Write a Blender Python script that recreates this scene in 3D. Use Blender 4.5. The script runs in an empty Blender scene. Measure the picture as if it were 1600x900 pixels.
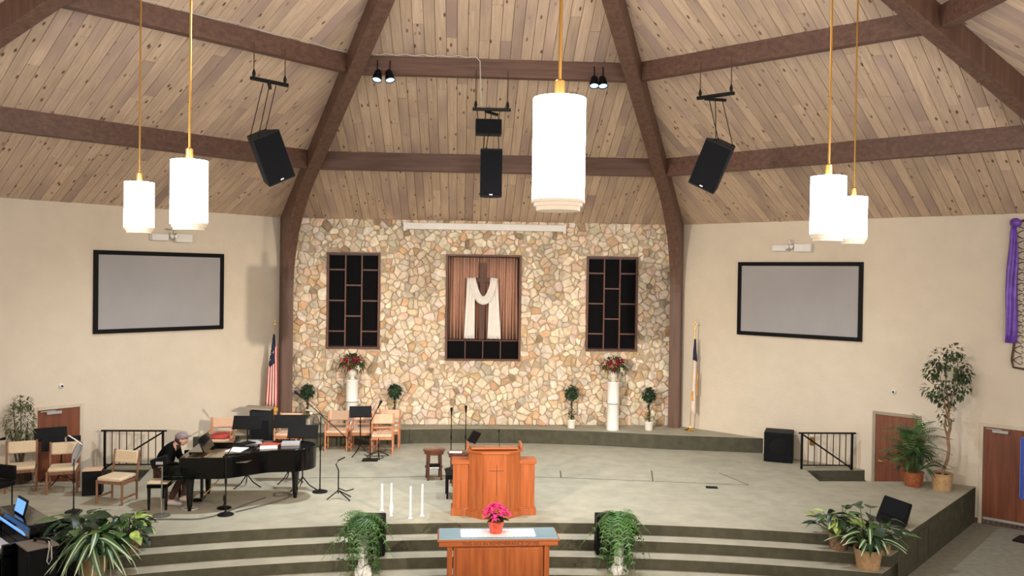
import bpy, bmesh, math, random
from mathutils import Vector, Matrix, Euler
R = math.radians
random.seed(7)
S = bpy.context.scene
COL = S.collection

# ------------------------------------------------------------------ camera, world, lights, exposure
CAMX, CAMH, YAW, PITCH, ROLL = -.604, 5.074, .0598, -.01373, .0144
cam = bpy.data.objects.new('camera', bpy.data.cameras.new('camera'))
COL.objects.link(cam)
cam.data.sensor_width = 36
cam.data.lens = 1327.1 * 36 / 1600
cam.data.clip_end = 200
fw = Vector((math.sin(YAW) * math.cos(PITCH), math.cos(YAW) * math.cos(PITCH), math.sin(PITCH)))
r0 = Vector((math.cos(YAW), -math.sin(YAW), 0))
u0 = r0.cross(fw)
rt = math.cos(ROLL) * r0 + math.sin(ROLL) * u0
up = -math.sin(ROLL) * r0 + math.cos(ROLL) * u0
cam.matrix_world = Matrix(((rt.x, up.x, -fw.x, CAMX), (rt.y, up.y, -fw.y, 0), (rt.z, up.z, -fw.z, CAMH), (0, 0, 0, 1)))
S.camera = cam

wd = bpy.data.worlds.new('world')
S.world = wd
wd.use_nodes = True
wd.node_tree.nodes['Background'].inputs[0].default_value = (.75, .82, 1, 1)
wd.node_tree.nodes['Background'].inputs[1].default_value = .1


def lamp(name, kind, loc, target, energy, color, **kw):
    l = bpy.data.lights.new(name, kind)
    l.energy, l.color = energy, color
    for k, v in kw.items():
        setattr(l, k, v)
    o = bpy.data.objects.new(name, l)
    COL.objects.link(o)
    o.location = loc
    o.rotation_euler = (Vector(target) - Vector(loc)).to_track_quat('-Z', 'Y').to_euler()
    return o


# stage spots high on the back walls, left and right of the balcony
for nm, sx, tg, en in (('stage_spot_left', -7.6, ((6.3, 20.6, 2.6), (.3, 20.6, 2.2)), 5400), ('stage_spot_right', 7.6, ((-5.2, 19.6, 1.6), (-.6, 20.4, 2.0)), 5600)):
    for t_ in tg:
        lamp(nm, 'SPOT', (sx, 1.6, 6.6), t_, en, (1, .86, .70), spot_size=R(34), spot_blend=.9, shadow_soft_size=.05)
# the four bluish spotlights under the upper beam shine down on the stage
for sx, tx in ((-2.26, -5.5), (-2.02, -2.2), (1.92, 1.6), (2.09, 5.0)):
    lamp('beam_spot', 'SPOT', (sx, 16.3, 8.68), (tx, 17.2, .8), 1100, (.82, .92, 1), spot_size=R(85), spot_blend=.8, shadow_soft_size=.08)
# unseen lamps added to brighten the hall, as if further pendants hung there
for px_, py_ in ((-7.5, 6.0), (7.5, 6.0), (-5.5, 1.5), (5.5, 1.5), (0, 11.0)):
    lamp('hall_fill_lamp', 'POINT', (px_, py_, 6.2 if py_ < 10 else 8.6), (0, 0, 0), 300, (1, .93, .84), shadow_soft_size=.3)
lamp('rear_fill', 'AREA', (0, -1.6, 4.8), (0, 14, 4.2), 260, (.95, .97, 1), shape='RECTANGLE', size=9, size_y=3)  # added fill from behind the camera; the back wall has no windows
lamp('left_fill', 'AREA', (-11.4, 7.5, 4.2), (0, 13, 3), 150, (.92, .96, 1), shape='RECTANGLE', size=6, size_y=3)  # side fills, also added; no opening in the walls behind them
lamp('right_fill', 'AREA', (11.4, 7.5, 4.2), (0, 13, 3), 150, (.92, .96, 1), shape='RECTANGLE', size=6, size_y=3)
PENDANT = 32.0
S.view_settings.view_transform = 'Standard'
S.view_settings.look = 'None'
S.view_settings.gamma = 1
S.view_settings.exposure = 0.1
S.view_settings.use_curve_mapping = False


# ------------------------------------------------------------------ materials
def nodes(name):
    m = bpy.data.materials.new(name)
    m.use_nodes = True
    return m, m.node_tree.nodes, m.node_tree.links, m.node_tree.nodes['Principled BSDF']


def mat(name, c, rough=.6, metal=0, var=.0, scale=6, bump=0, bscale=None, stretch=(1, 1, 1), rnd=0, spec=.5, coat=0):
    """base colour with noise variation, optional bump, optional per-object variation"""
    m, n, l, b = nodes(name)
    b.inputs['Roughness'].default_value = rough
    b.inputs['Metallic'].default_value = metal
    b.inputs['Specular IOR Level'].default_value = spec
    b.inputs['Coat Weight'].default_value = coat
    tc = n.new('ShaderNodeTexCoord')
    mp = n.new('ShaderNodeMapping')
    mp.inputs['Scale'].default_value = stretch
    l.new(tc.outputs['Object'], mp.inputs['Vector'])
    oi = n.new('ShaderNodeObjectInfo')
    if rnd or stretch != (1, 1, 1):
        mu = n.new('ShaderNodeVectorMath'); mu.operation = 'SCALE'
        cb = n.new('ShaderNodeCombineXYZ')
        for k in range(3):
            l.new(oi.outputs['Random'], cb.inputs[k])
        l.new(cb.outputs[0], mu.inputs[0]); mu.inputs['Scale'].default_value = 50
        l.new(mu.outputs[0], mp.inputs['Location'])
    src = None
    col = (*c, 1)
    if var:
        no = n.new('ShaderNodeTexNoise'); no.inputs['Scale'].default_value = scale; no.inputs['Detail'].default_value = 5
        l.new(mp.outputs[0], no.inputs['Vector'])
        r = n.new('ShaderNodeValToRGB')
        r.color_ramp.elements[0].position, r.color_ramp.elements[1].position = .3, .7
        r.color_ramp.elements[0].color = (*[x * (1 - var) for x in c], 1)
        r.color_ramp.elements[1].color = (*[min(1, x * (1 + var)) for x in c], 1)
        l.new(no.outputs['Fac'], r.inputs[0]); src = r.outputs[0]
    if rnd:
        hs = n.new('ShaderNodeHueSaturation')
        mr = n.new('ShaderNodeMapRange'); mr.inputs['To Min'].default_value = 1 - rnd; mr.inputs['To Max'].default_value = 1 + rnd
        l.new(oi.outputs['Random'], mr.inputs[0]); l.new(mr.outputs[0], hs.inputs['Value'])
        if src: l.new(src, hs.inputs['Color'])
        else: hs.inputs['Color'].default_value = col
        src = hs.outputs[0]
    if src: l.new(src, b.inputs['Base Color'])
    else: b.inputs['Base Color'].default_value = col
    if bump:
        nb = n.new('ShaderNodeTexNoise'); nb.inputs['Scale'].default_value = bscale or scale * 3; nb.inputs['Detail'].default_value = 4
        l.new(mp.outputs[0], nb.inputs['Vector'])
        bp = n.new('ShaderNodeBump'); bp.inputs['Strength'].default_value = bump; bp.inputs['Distance'].default_value = .02
        l.new(nb.outputs['Fac'], bp.inputs['Height']); l.new(bp.outputs[0], b.inputs['Normal'])
    return m


def wood(name, dark, light, knots=None, rough=.5, rnd=.1, sc=1.0, axis=1, tint=None, coat=0):
    """grain along one local axis, streaks and optional knots"""
    m, n, l, b = nodes(name)
    b.inputs['Roughness'].default_value = rough
    b.inputs['Coat Weight'].default_value = coat
    tc = n.new('ShaderNodeTexCoord'); oi = n.new('ShaderNodeObjectInfo')
    cb = n.new('ShaderNodeCombineXYZ')
    for k in range(3): l.new(oi.outputs['Random'], cb.inputs[k])
    mu = n.new('ShaderNodeVectorMath'); mu.operation = 'SCALE'; mu.inputs['Scale'].default_value = 60
    l.new(cb.outputs[0], mu.inputs[0])
    ad = n.new('ShaderNodeVectorMath'); l.new(tc.outputs['Object'], ad.inputs[0]); l.new(mu.outputs[0], ad.inputs[1])
    mp = n.new('ShaderNodeMapping')
    s = [14 * sc] * 3; s[axis] = .9 * sc
    mp.inputs['Scale'].default_value = s
    l.new(ad.outputs[0], mp.inputs['Vector'])
    no = n.new('ShaderNodeTexNoise'); no.inputs['Scale'].default_value = 1.6; no.inputs['Detail'].default_value = 7; no.inputs['Roughness'].default_value = .6
    l.new(mp.outputs[0], no.inputs['Vector'])
    r = n.new('ShaderNodeValToRGB')
    r.color_ramp.elements[0].position, r.color_ramp.elements[1].position = .32, .66
    r.color_ramp.elements[0].color, r.color_ramp.elements[1].color = (*dark, 1), (*light, 1)
    l.new(no.outputs['Fac'], r.inputs[0]); src = r.outputs[0]
    if knots:
        mk = n.new('ShaderNodeMapping'); k = [7.0] * 3; k[axis] = 2.6
        mk.inputs['Scale'].default_value = k; l.new(ad.outputs[0], mk.inputs['Vector'])
        vo = n.new('ShaderNodeTexVoronoi'); vo.inputs['Scale'].default_value = 1.0
        l.new(mk.outputs[0], vo.inputs['Vector'])
        rk = n.new('ShaderNodeValToRGB')
        rk.color_ramp.elements[0].position, rk.color_ramp.elements[1].position = .09, .19
        rk.color_ramp.elements[0].color, rk.color_ramp.elements[1].color = (1, 1, 1, 1), (0, 0, 0, 1)
        l.new(vo.outputs['Distance'], rk.inputs[0])
        mx = n.new('ShaderNodeMix'); mx.data_type = 'RGBA'
        l.new(rk.outputs[0], mx.inputs['Factor']); l.new(src, mx.inputs[6]); mx.inputs[7].default_value = (*knots, 1)
        src = mx.outputs[2]
    if tint:
        lw = n.new('ShaderNodeMapping'); lw.inputs['Scale'].default_value = (.6, .25, .6); l.new(ad.outputs[0], lw.inputs['Vector'])
        n2 = n.new('ShaderNodeTexNoise'); n2.inputs['Scale'].default_value = 1.5; l.new(lw.outputs[0], n2.inputs['Vector'])
        r2 = n.new('ShaderNodeValToRGB'); r2.color_ramp.elements[0].position, r2.color_ramp.elements[1].position = .5, .68
        l.new(n2.outputs['Fac'], r2.inputs[0])
        mx = n.new('ShaderNodeMix'); mx.data_type = 'RGBA'; l.new(r2.outputs[0], mx.inputs['Factor'])
        l.new(src, mx.inputs[6]); mx.inputs[7].default_value = (*tint, 1); src = mx.outputs[2]
    hs = n.new('ShaderNodeHueSaturation')
    mr = n.new('ShaderNodeMapRange'); mr.inputs['To Min'].default_value = 1 - rnd; mr.inputs['To Max'].default_value = 1 + rnd * .8
    l.new(oi.outputs['Random'], mr.inputs[0]); l.new(mr.outputs[0], hs.inputs['Value'])
    l.new(src, hs.inputs['Color']); l.new(hs.outputs[0], b.inputs['Base Color'])
    bp = n.new('ShaderNodeBump'); bp.inputs['Strength'].default_value = .15; bp.inputs['Distance'].default_value = .01
    l.new(no.outputs['Fac'], bp.inputs['Height']); l.new(bp.outputs[0], b.inputs['Normal'])
    return m


def emit(name, c, s):
    m, n, l, b = nodes(name)
    b.inputs['Base Color'].default_value = (*c, 1)
    b.inputs['Emission Color'].default_value = (*c, 1)
    b.inputs['Emission Strength'].default_value = s
    return m


def vcol(name, rough=.9, bump=.35):
    m, n, l, b = nodes(name)
    b.inputs['Roughness'].default_value = rough
    b.inputs['Specular IOR Level'].default_value = .25
    a = n.new('ShaderNodeVertexColor'); a.layer_name = 'Col'
    tc = n.new('ShaderNodeTexCoord')
    no = n.new('ShaderNodeTexNoise'); no.inputs['Scale'].default_value = 9; no.inputs['Detail'].default_value = 6
    l.new(tc.outputs['Object'], no.inputs['Vector'])
    mr = n.new('ShaderNodeMapRange'); mr.inputs['From Min'].default_value = .25; mr.inputs['From Max'].default_value = .75
    mr.inputs['To Min'].default_value = .72; mr.inputs['To Max'].default_value = 1.2
    l.new(no.outputs['Fac'], mr.inputs[0])
    hs = n.new('ShaderNodeHueSaturation'); l.new(mr.outputs[0], hs.inputs['Value']); l.new(a.outputs[0], hs.inputs['Color'])
    l.new(hs.outputs[0], b.inputs['Base Color'])
    if bump:
        bp = n.new('ShaderNodeBump'); bp.inputs['Strength'].default_value = bump; bp.inputs['Distance'].default_value = .03
        l.new(no.outputs['Fac'], bp.inputs['Height']); l.new(bp.outputs[0], b.inputs['Normal'])
    return m


def striped_leaf(name, c1, c2):
    m, n, l, b = nodes(name)
    b.inputs['Roughness'].default_value = .4
    g = n.new('ShaderNodeTexCoord'); sp = n.new('ShaderNodeSeparateXYZ'); l.new(g.outputs['Object'], sp.inputs[0])
    ab = n.new('ShaderNodeMath'); ab.operation = 'ABSOLUTE'; l.new(sp.outputs[0], ab.inputs[0])
    r = n.new('ShaderNodeValToRGB'); r.color_ramp.elements[0].position, r.color_ramp.elements[1].position = .006, .014
    r.color_ramp.elements[0].color, r.color_ramp.elements[1].color = (*c2, 1), (*c1, 1)
    l.new(ab.outputs[0], r.inputs[0]); l.new(r.outputs[0], b.inputs['Base Color'])
    return m


M = dict(
    wall=mat('cream_painted_wall', (.68, .60, .485), .9, var=.03, scale=2.5, bump=.25, bscale=14, spec=.2),
    plain=mat('plain_plaster', (.55, .5, .42), .9, var=.05, scale=2),
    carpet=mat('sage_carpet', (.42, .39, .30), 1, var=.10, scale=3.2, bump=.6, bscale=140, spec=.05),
    riser=mat('shaded_riser_carpet', (.092, .088, .062), 1, var=.16, scale=6, bump=.6, bscale=140, spec=.05),  # the tread carpet darkened: shade on the risers put into the colour
    floorc=mat('grey_floor_carpet', (.27, .26, .21), 1, var=.12, scale=8, bump=.5, bscale=120, spec=.05),
    beam=wood('stained_glulam', (.085, .040, .027), (.155, .080, .053), rough=.55, rnd=.06, axis=0, sc=.6),
    rib=wood('stained_glulam_arch', (.085, .040, .027), (.155, .080, .053), rough=.55, rnd=.05, axis=2, sc=.5),
    plank=wood('pickled_pine', (.50, .355, .25), (.66, .50, .36), knots=(.13, .06, .035), rough=.7, rnd=.12, axis=1, tint=(.42, .30, .245)),
    gap=mat('dark_gap', (.05, .035, .03), .9),
    mortar=mat('grey_mortar', (.47, .385, .275), .95, var=.2, scale=8, bump=.5),
    stone=vcol('field_stone'),
    door=wood('mahogany_door', (.13, .036, .016), (.23, .07, .032), rough=.4, rnd=.03, axis=2, sc=.6),
    frame_c=mat('cream_door_frame', (.60, .53, .41), .6, var=.03),
    frame_d=mat('taupe_door_frame', (.33, .27, .2), .5, var=.03),
    brown=mat('dark_brown_trim', (.12, .045, .028), .5, var=.2, scale=5),
    pane=mat('dark_grille_panel', (.004, .004, .005), .8, var=.3, scale=60, bump=.3, spec=.1),
    black=mat('black_plastic', (.003, .003, .0035), .6, spec=.18),
    cabinet=mat('charcoal_cabinet', (.011, .014, .020), .6, var=.15, scale=30, bump=.2, spec=.25),
    grille=mat('speaker_grille', (.008, .009, .012), .7, spec=.15, var=.3, scale=160, bump=.6, bscale=300),
    lacquer=mat('black_lacquer', (.002, .002, .0025), .16, spec=.3, coat=.35),
    blackm=mat('black_metal', (.004, .004, .004), .5, spec=.25),
    chrome=mat('brushed_steel', (.6, .6, .6), .3, metal=1),
    white=mat('white_paint', (.78, .77, .74), .5, var=.02),
    offwhite=mat('offwhite_plaster', (.72, .69, .62), .7, var=.05, scale=9, bump=.2),
    screen=mat('projection_fabric', (.36, .35, .355), .8, var=.03, scale=1.5),
    brass=mat('brass', (.62, .36, .10), .3, metal=.9),
    gold=mat('polished_gold', (.85, .55, .15), .2, metal=1),
    shade=emit('lit_pendant_shade', (.84, .91, 1), PENDANT),
    ring=emit('lit_pendant_ring', (.62, .52, .40), .35),
    bulb=emit('blue_white_lamp', (.38, .68, 1), 2.2),
    oak=wood('honey_oak', (.25, .058, .012), (.385, .108, .026), rough=.42, rnd=.04, axis=2, sc=.8, coat=.2),
    oak_h=wood('honey_oak_flat', (.26, .060, .013), (.39, .110, .027), rough=.42, rnd=.04, axis=0, sc=.8, coat=.2),
    chairw=wood('salmon_chair_wood', (.46, .18, .085), (.60, .27, .14), rough=.5, rnd=.05, axis=2, sc=1.5),
    pad=mat('peach_fabric', (.68, .45, .30), .95, var=.05, scale=20, bump=.3, bscale=90),
    padb=mat('cream_fabric', (.66, .52, .35), .95, var=.05, scale=20, bump=.3, bscale=90),
    chairw2=wood('walnut_chair_wood', (.16, .068, .036), (.27, .13, .07), rough=.5, rnd=.05, axis=2, sc=1.5),
    stoolw=wood('dark_cherry', (.06, .016, .010), (.12, .035, .02), rough=.3, rnd=.03, axis=2, coat=.4),
    curtain=mat('copper_curtain', (.60, .37, .27), .7, var=.12, scale=3, stretch=(6, 6, .3)),
    drape=mat('white_cloth', (.82, .79, .75), .9, var=.03),
    cross=wood('dark_cross_wood', (.07, .03, .02), (.13, .055, .035), rough=.6, rnd=0, axis=2),
    leaf=mat('green_leaf', (.050, .12, .030), .4, var=.3, scale=8, rnd=.45),
    leafd=mat('dark_leaf', (.022, .05, .022), .4, var=.3, scale=8, rnd=.4),
    leafl=mat('lime_leaf', (.30, .40, .10), .4, var=.35, scale=14, rnd=.35),
    leaff=mat('ficus_leaf', (.055, .085, .035), .45, var=.5, scale=3, rnd=.2),
    leafo=mat('olive_leaf', (.12, .13, .06), .5, var=.5, scale=3),
    stripe=striped_leaf('white_striped_leaf', (.045, .115, .035), (.55, .62, .42)),
    fern=mat('fern_green', (.055, .14, .030), .5, var=.35, scale=6, rnd=.5),
    stem=mat('green_stem', (.09, .13, .04), .6),
    bark=mat('tan_bark', (.26, .15, .085), .9, var=.3, scale=12, bump=.6),
    barkd=mat('dark_bark', (.05, .035, .022), .9, var=.3, scale=12, bump=.6),
    wicker=mat('tan_wicker', (.46, .29, .15), .8, var=.18, scale=14, bump=.4, bscale=40),
    wickerd=mat('dark_wicker', (.25, .15, .085), .8, var=.4, scale=35, bump=.8, bscale=60),
    redpot=mat('glossy_copper_basket', (.30, .09, .035), .3, var=.4, scale=20, bump=.4),
    soil=mat('soil', (.03, .022, .015), 1, var=.3),
    pink=mat('magenta_petals', (.72, .035, .20), .6, var=.25, scale=30, rnd=.2),
    foil=mat('red_foil', (.55, .09, .05), .35, metal=.2, var=.3, scale=20),
    glass=mat('pale_blue_top', (.22, .34, .40), .5, var=.05, scale=3),
    lace=mat('white_lace', (.85, .8, .82), .9, var=.04, scale=40),
    engrave=mat('engraved_letters', (.13, .03, .008), .7),
    candle=mat('white_wax', (.86, .85, .82), .4),
    paper=mat('white_paper', (.75, .74, .72), .8),
    red=mat('red_cloth', (.55, .06, .05), .8, var=.1),
    darkred=mat('burgundy_petals', (.22, .012, .025), .6, var=.3, scale=30),
    rose=mat('coral_petals', (.70, .28, .20), .6, var=.2),
    ivory=mat('ivory_petals', (.78, .72, .58), .6, var=.1),
    redb=mat('red_stripe', (.50, .03, .05), .8, var=.08),
    navy=mat('navy_cloth', (.012, .016, .05), .8),
    goldf=mat('gold_fringe', (.70, .34, .06), .7, var=.2),
    flagw=mat('white_flag_cloth', (.80, .68, .58), .8, var=.06),
    purple=mat('purple_satin', (.16, .06, .42), .35, var=.4, scale=6),
    iron=mat('wrought_iron', (.09, .05, .028), .5, metal=.5),
    skin=mat('skin', (.62, .36, .26), .6, var=.05),
    jacket=mat('black_jacket', (.003, .003, .0035), .9, spec=.1),
    jeans=mat('dark_brown_trousers', (.055, .025, .02), .9),
    cap=mat('grey_plaid_cap', (.23, .18, .18), .9, var=.35, scale=40),
    hair=mat('dark_brown_hair', (.045, .022, .015), .7),
    iron_gold=mat('gilded_plate', (.40, .25, .09), .35, metal=.6, var=.5, scale=8),
    cable=mat('grey_cable', (.09, .085, .07), .6),
    wcable=mat('white_cable', (.5, .46, .4), .6),
    paleblue=mat('pale_blue_board', (.42, .62, .85), .5),
    blue=emit('blue_lit_display', (.14, .36, .85), .9),
    bluee=mat('blue_edge', (.02, .08, .55), .4),
    kick=mat('steel_kick_plate', (.45, .45, .42), .4, metal=.3),
    fabricg=mat('grey_cloth', (.36, .35, .36), .9),
    brownt=mat('taupe_cover', (.17, .14, .11), .8),
    shoe=mat('pale_sneaker', (.60, .50, .47), .7),
)


# ------------------------------------------------------------------ mesh builder
class B:
    def __init__(s):
        s.v, s.f, s.X = [], [], Matrix()

    def xf(s, m): s.X = m; return s

    def add(s, vs, fs):
        o = len(s.v)
        s.v += [tuple(s.X @ Vector(p)) for p in vs]
        s.f += [tuple(i + o for i in f) for f in fs]
        return s

    def box(s, c, d, rz=0, m=None):
        x, y, z = d[0] / 2, d[1] / 2, d[2] / 2
        vs = [Vector(p) for p in ((-x, -y, -z), (x, -y, -z), (x, y, -z), (-x, y, -z), (-x, -y, z), (x, -y, z), (x, y, z), (-x, y, z))]
        q = (m or Matrix.Rotation(rz, 3, 'Z'))
        return s.add([q @ p + Vector(c) for p in vs], [(0, 3, 2, 1), (4, 5, 6, 7), (0, 1, 5, 4), (1, 2, 6, 5), (2, 3, 7, 6), (3, 0, 4, 7)])

    def b2(s, a, b):
        return s.box([(p + q) / 2 for p, q in zip(a, b)], [abs(q - p) for p, q in zip(a, b)])

    def prism(s, poly, z0, z1, top=None):
        """poly list of (x, y) counterclockwise"""
        n = len(poly); t = top or poly
        vs = [(x, y, z0) for x, y in poly] + [(x, y, z1) for x, y in t]
        return s.add(vs, [tuple(range(n))[::-1], tuple(range(n, 2 * n))] + [(i, (i + 1) % n, n + (i + 1) % n, n + i) for i in range(n)])

    def lathe(s, prof, c=(0, 0, 0), n=20, fl=None):
        vs, fs = [], []
        for r, z in prof:
            for k in range(n):
                a = 2 * math.pi * k / n
                rr = r * (1 + (fl(k, z) if fl else 0))
                vs.append((c[0] + rr * math.cos(a), c[1] + rr * math.sin(a), c[2] + z))
        for j in range(len(prof) - 1):
            for k in range(n):
                a, b = j * n + k, j * n + (k + 1) % n
                fs.append((a, b, b + n, a + n))
        fs.append(tuple(range(n))[::-1]); fs.append(tuple(range((len(prof) - 1) * n, len(prof) * n)))
        return s.add(vs, fs)

    def tube(s, pts, r, n=8):
        pts = [Vector(p) for p in pts]
        rs = r if isinstance(r, (list, tuple)) else [r] * len(pts)
        vs, fs = [], []
        for i, p in enumerate(pts):
            d = (pts[min(i + 1, len(pts) - 1)] - pts[max(i - 1, 0)])
            d = d.normalized() if d.length > 1e-9 else Vector((0, 0, 1))
            a = Vector((0, 0, 1)) if abs(d.z) < .9 else Vector((1, 0, 0))
            e = d.cross(a).normalized(); g = d.cross(e)
            for k in range(n):
                t = 2 * math.pi * k / n
                vs.append(p + rs[i] * (math.cos(t) * e + math.sin(t) * g))
        for i in range(len(pts) - 1):
            for k in range(n):
                a, b = i * n + k, i * n + (k + 1) % n
                fs.append((a, a + n, b + n, b))
        fs.append(tuple(range(n))); fs.append(tuple(range((len(pts) - 1) * n, len(pts) * n))[::-1])
        return s.add(vs, fs)

    def ball(s, c, r, n=10, m=6, d=(1, 1, 1), j=0):
        pr = []
        vs, fs = [], []
        for i in range(m + 1):
            t = math.pi * i / m
            for k in range(n):
                a = 2 * math.pi * k / n
                q = r * (1 + random.uniform(-j, j))
                vs.append((c[0] + q * d[0] * math.sin(t) * math.cos(a), c[1] + q * d[1] * math.sin(t) * math.sin(a), c[2] + q * d[2] * math.cos(t)))
        for i in range(m):
            for k in range(n):
                a, b = i * n + k, i * n + (k + 1) % n
                fs.append((a, a + n, b + n, b))
        return s.add(vs, fs)

    def leaf(s, base, dirv, L, W, droop=.3, seg=4, fold=.2):
        """a folded pointed leaf with real curvature"""
        base = Vector(base); d = Vector(dirv).normalized()
        side = d.cross(Vector((0, 0, 1)))
        side = side.normalized() if side.length > .05 else Vector((1, 0, 0))
        upv = side.cross(d)
        vs, fs = [], []
        for i in range(seg + 1):
            t = i / seg
            w = W / 2 * math.sin(math.pi * min(1, (t * .92 + .08)) ** .8) if i < seg else .001
            c = base + d * L * t + Vector((0, 0, -droop * L * t * t))
            vs += [c - side * w + upv * w * fold, c, c + side * w + upv * w * fold]
        for i in range(seg):
            a = i * 3
            fs += [(a, a + 1, a + 4, a + 3), (a + 1, a + 2, a + 5, a + 4)]
        return s.add(vs, fs)

    def mesh(s, name, m, smooth=True, ang=38):
        me = bpy.data.meshes.new(name)
        me.from_pydata(s.v, [], s.f)
        me.materials.append(M[m] if isinstance(m, str) else m)
        if smooth:
            me.polygons.foreach_set('use_smooth', [True] * len(me.polygons))
            me.set_sharp_from_angle(angle=R(ang))
        me.update()
        return me

    def build(s, name, m, parent=None, bev=0, loc=None, rz=0, smooth=True, solid=0, ang=38):
        me = s.mesh(name, m, smooth, ang)
        bm = bmesh.new(); bm.from_mesh(me); bmesh.ops.recalc_face_normals(bm, faces=bm.faces[:]); bm.to_mesh(me); bm.free()
        o = bpy.data.objects.new(name, me)
        COL.objects.link(o)
        if loc: o.location = loc
        o.rotation_euler.z = rz
        if parent: o.parent = parent
        if solid:
            q = o.modifiers.new('solid', 'SOLIDIFY'); q.thickness = solid; q.offset = 0
        if bev:
            q = o.modifiers.new('bevel', 'BEVEL'); q.width = bev; q.segments = 2; q.limit_method = 'ANGLE'; q.angle_limit = R(40)
        return o


def thing(name, label, cat, loc=(0, 0, 0), rz=0, group=None):
    o = bpy.data.objects.new(name, None)
    o.empty_display_size = .1
    COL.objects.link(o)
    o.location = loc; o.rotation_euler.z = rz
    return tag(o, label, cat, group)


def tag(o, label, cat, group=None):
    o['label'], o['category'] = label, cat
    if group: o['group'] = group
    return o


def struct(o): o['kind'] = 'structure'; return o
def stuff(o): o['kind'] = 'stuff'; return o


def dup(root, loc=None, rz=None, label=None):
    r = root.copy(); COL.objects.link(r)
    if loc is not None: r.location = loc
    if rz is not None: r.rotation_euler.z = rz
    if label: r['label'] = label
    for ch in root.children:
        c = ch.copy(); COL.objects.link(c); c.parent = r
        for g in ch.children:
            d = g.copy(); COL.objects.link(d); d.parent = c
    return r


# ------------------------------------------------------------------ the room: an octagon round (0, YC)
W, D0 = 5.205, 22.513
AP = W * (1 + 2 ** .5)
YC = D0 - AP
ZC, ZS, ZP = 6.528, .75, 1.12
SL = .465
Z1 = ZS


def facet_matrix(k):
    """local x along the wall, local y outward horizontally from the centre, z up"""
    return Matrix.Translation((0, YC, 0)) @ Matrix.Rotation(-k * math.pi / 4, 4, 'Z')


def wingL(s, off=0):     # point on the left front wall, s metres from the stone wall corner
    return Vector((-(W + s * .7071), D0 - s * .7071, 0)) + Vector((.7071, -.7071, 0)) * off


def wingR(s, off=0):
    return Vector((W + s * .7071, D0 - s * .7071, 0)) + Vector((-.7071, -.7071, 0)) * off


def wall(name, k, holes=(), m='wall', thick=.3, top=ZC + .25):
    """k-th side; holes are (x0, x1, z0, z1) in local x"""
    b = B().xf(facet_matrix(k))
    xs = sorted({-W - .12, W + .12} | {h[0] for h in holes} | {h[1] for h in holes})
    for a, c in zip(xs, xs[1:]):
        hs = sorted([h for h in holes if h[0] <= a + 1e-6 and h[1] >= c - 1e-6], key=lambda h: h[2])
        z = 0
        for h in hs:
            if h[2] > z: b.b2((a, AP, z), (c, AP + thick, h[2]))
            z = h[3]
        b.b2((a, AP, z), (c, AP + thick, top))
    return struct(b.build(name, m, smooth=False))


b = B(); b.prism([(AP * 1.09 * math.cos(R(22.5 + 45 * i)), YC + AP * 1.09 * math.sin(R(22.5 + 45 * i))) for i in range(8)], -.2, 0)
struct(b.build('floor', 'floorc', smooth=False))
WIN = [(-4.11, -2.73, 3.11, 5.64), (2.73, 4.11, 3.11, 5.64)]
NI = (-1.0, .98, 2.83, 5.63)
stone_wall = wall('wall_front', 0, WIN + [NI], 'mortar', .45)
wall_left = wall('wall_left', -1)
wall_right = wall('wall_right', 1)
for k, n in ((-2, 'wall_far_left'), (2, 'wall_far_right'), (-3, 'wall_back_left'), (3, 'wall_back_right'), (4, 'wall_back')):
    wall(n, k)


# ------------------------------------------------------------------ field stones laid into the front wall
def clip(poly, px, py, nx, ny):
    out = []
    for i in range(len(poly)):
        a, c = poly[i], poly[(i + 1) % len(poly)]
        da = (a[0] - px) * nx + (a[1] - py) * ny
        dc = (c[0] - px) * nx + (c[1] - py) * ny
        if da <= 0: out.append(a)
        if da * dc < 0:
            t = da / (da - dc); out.append((a[0] + (c[0] - a[0]) * t, a[1] + (c[1] - a[1]) * t))
    return out


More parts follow.
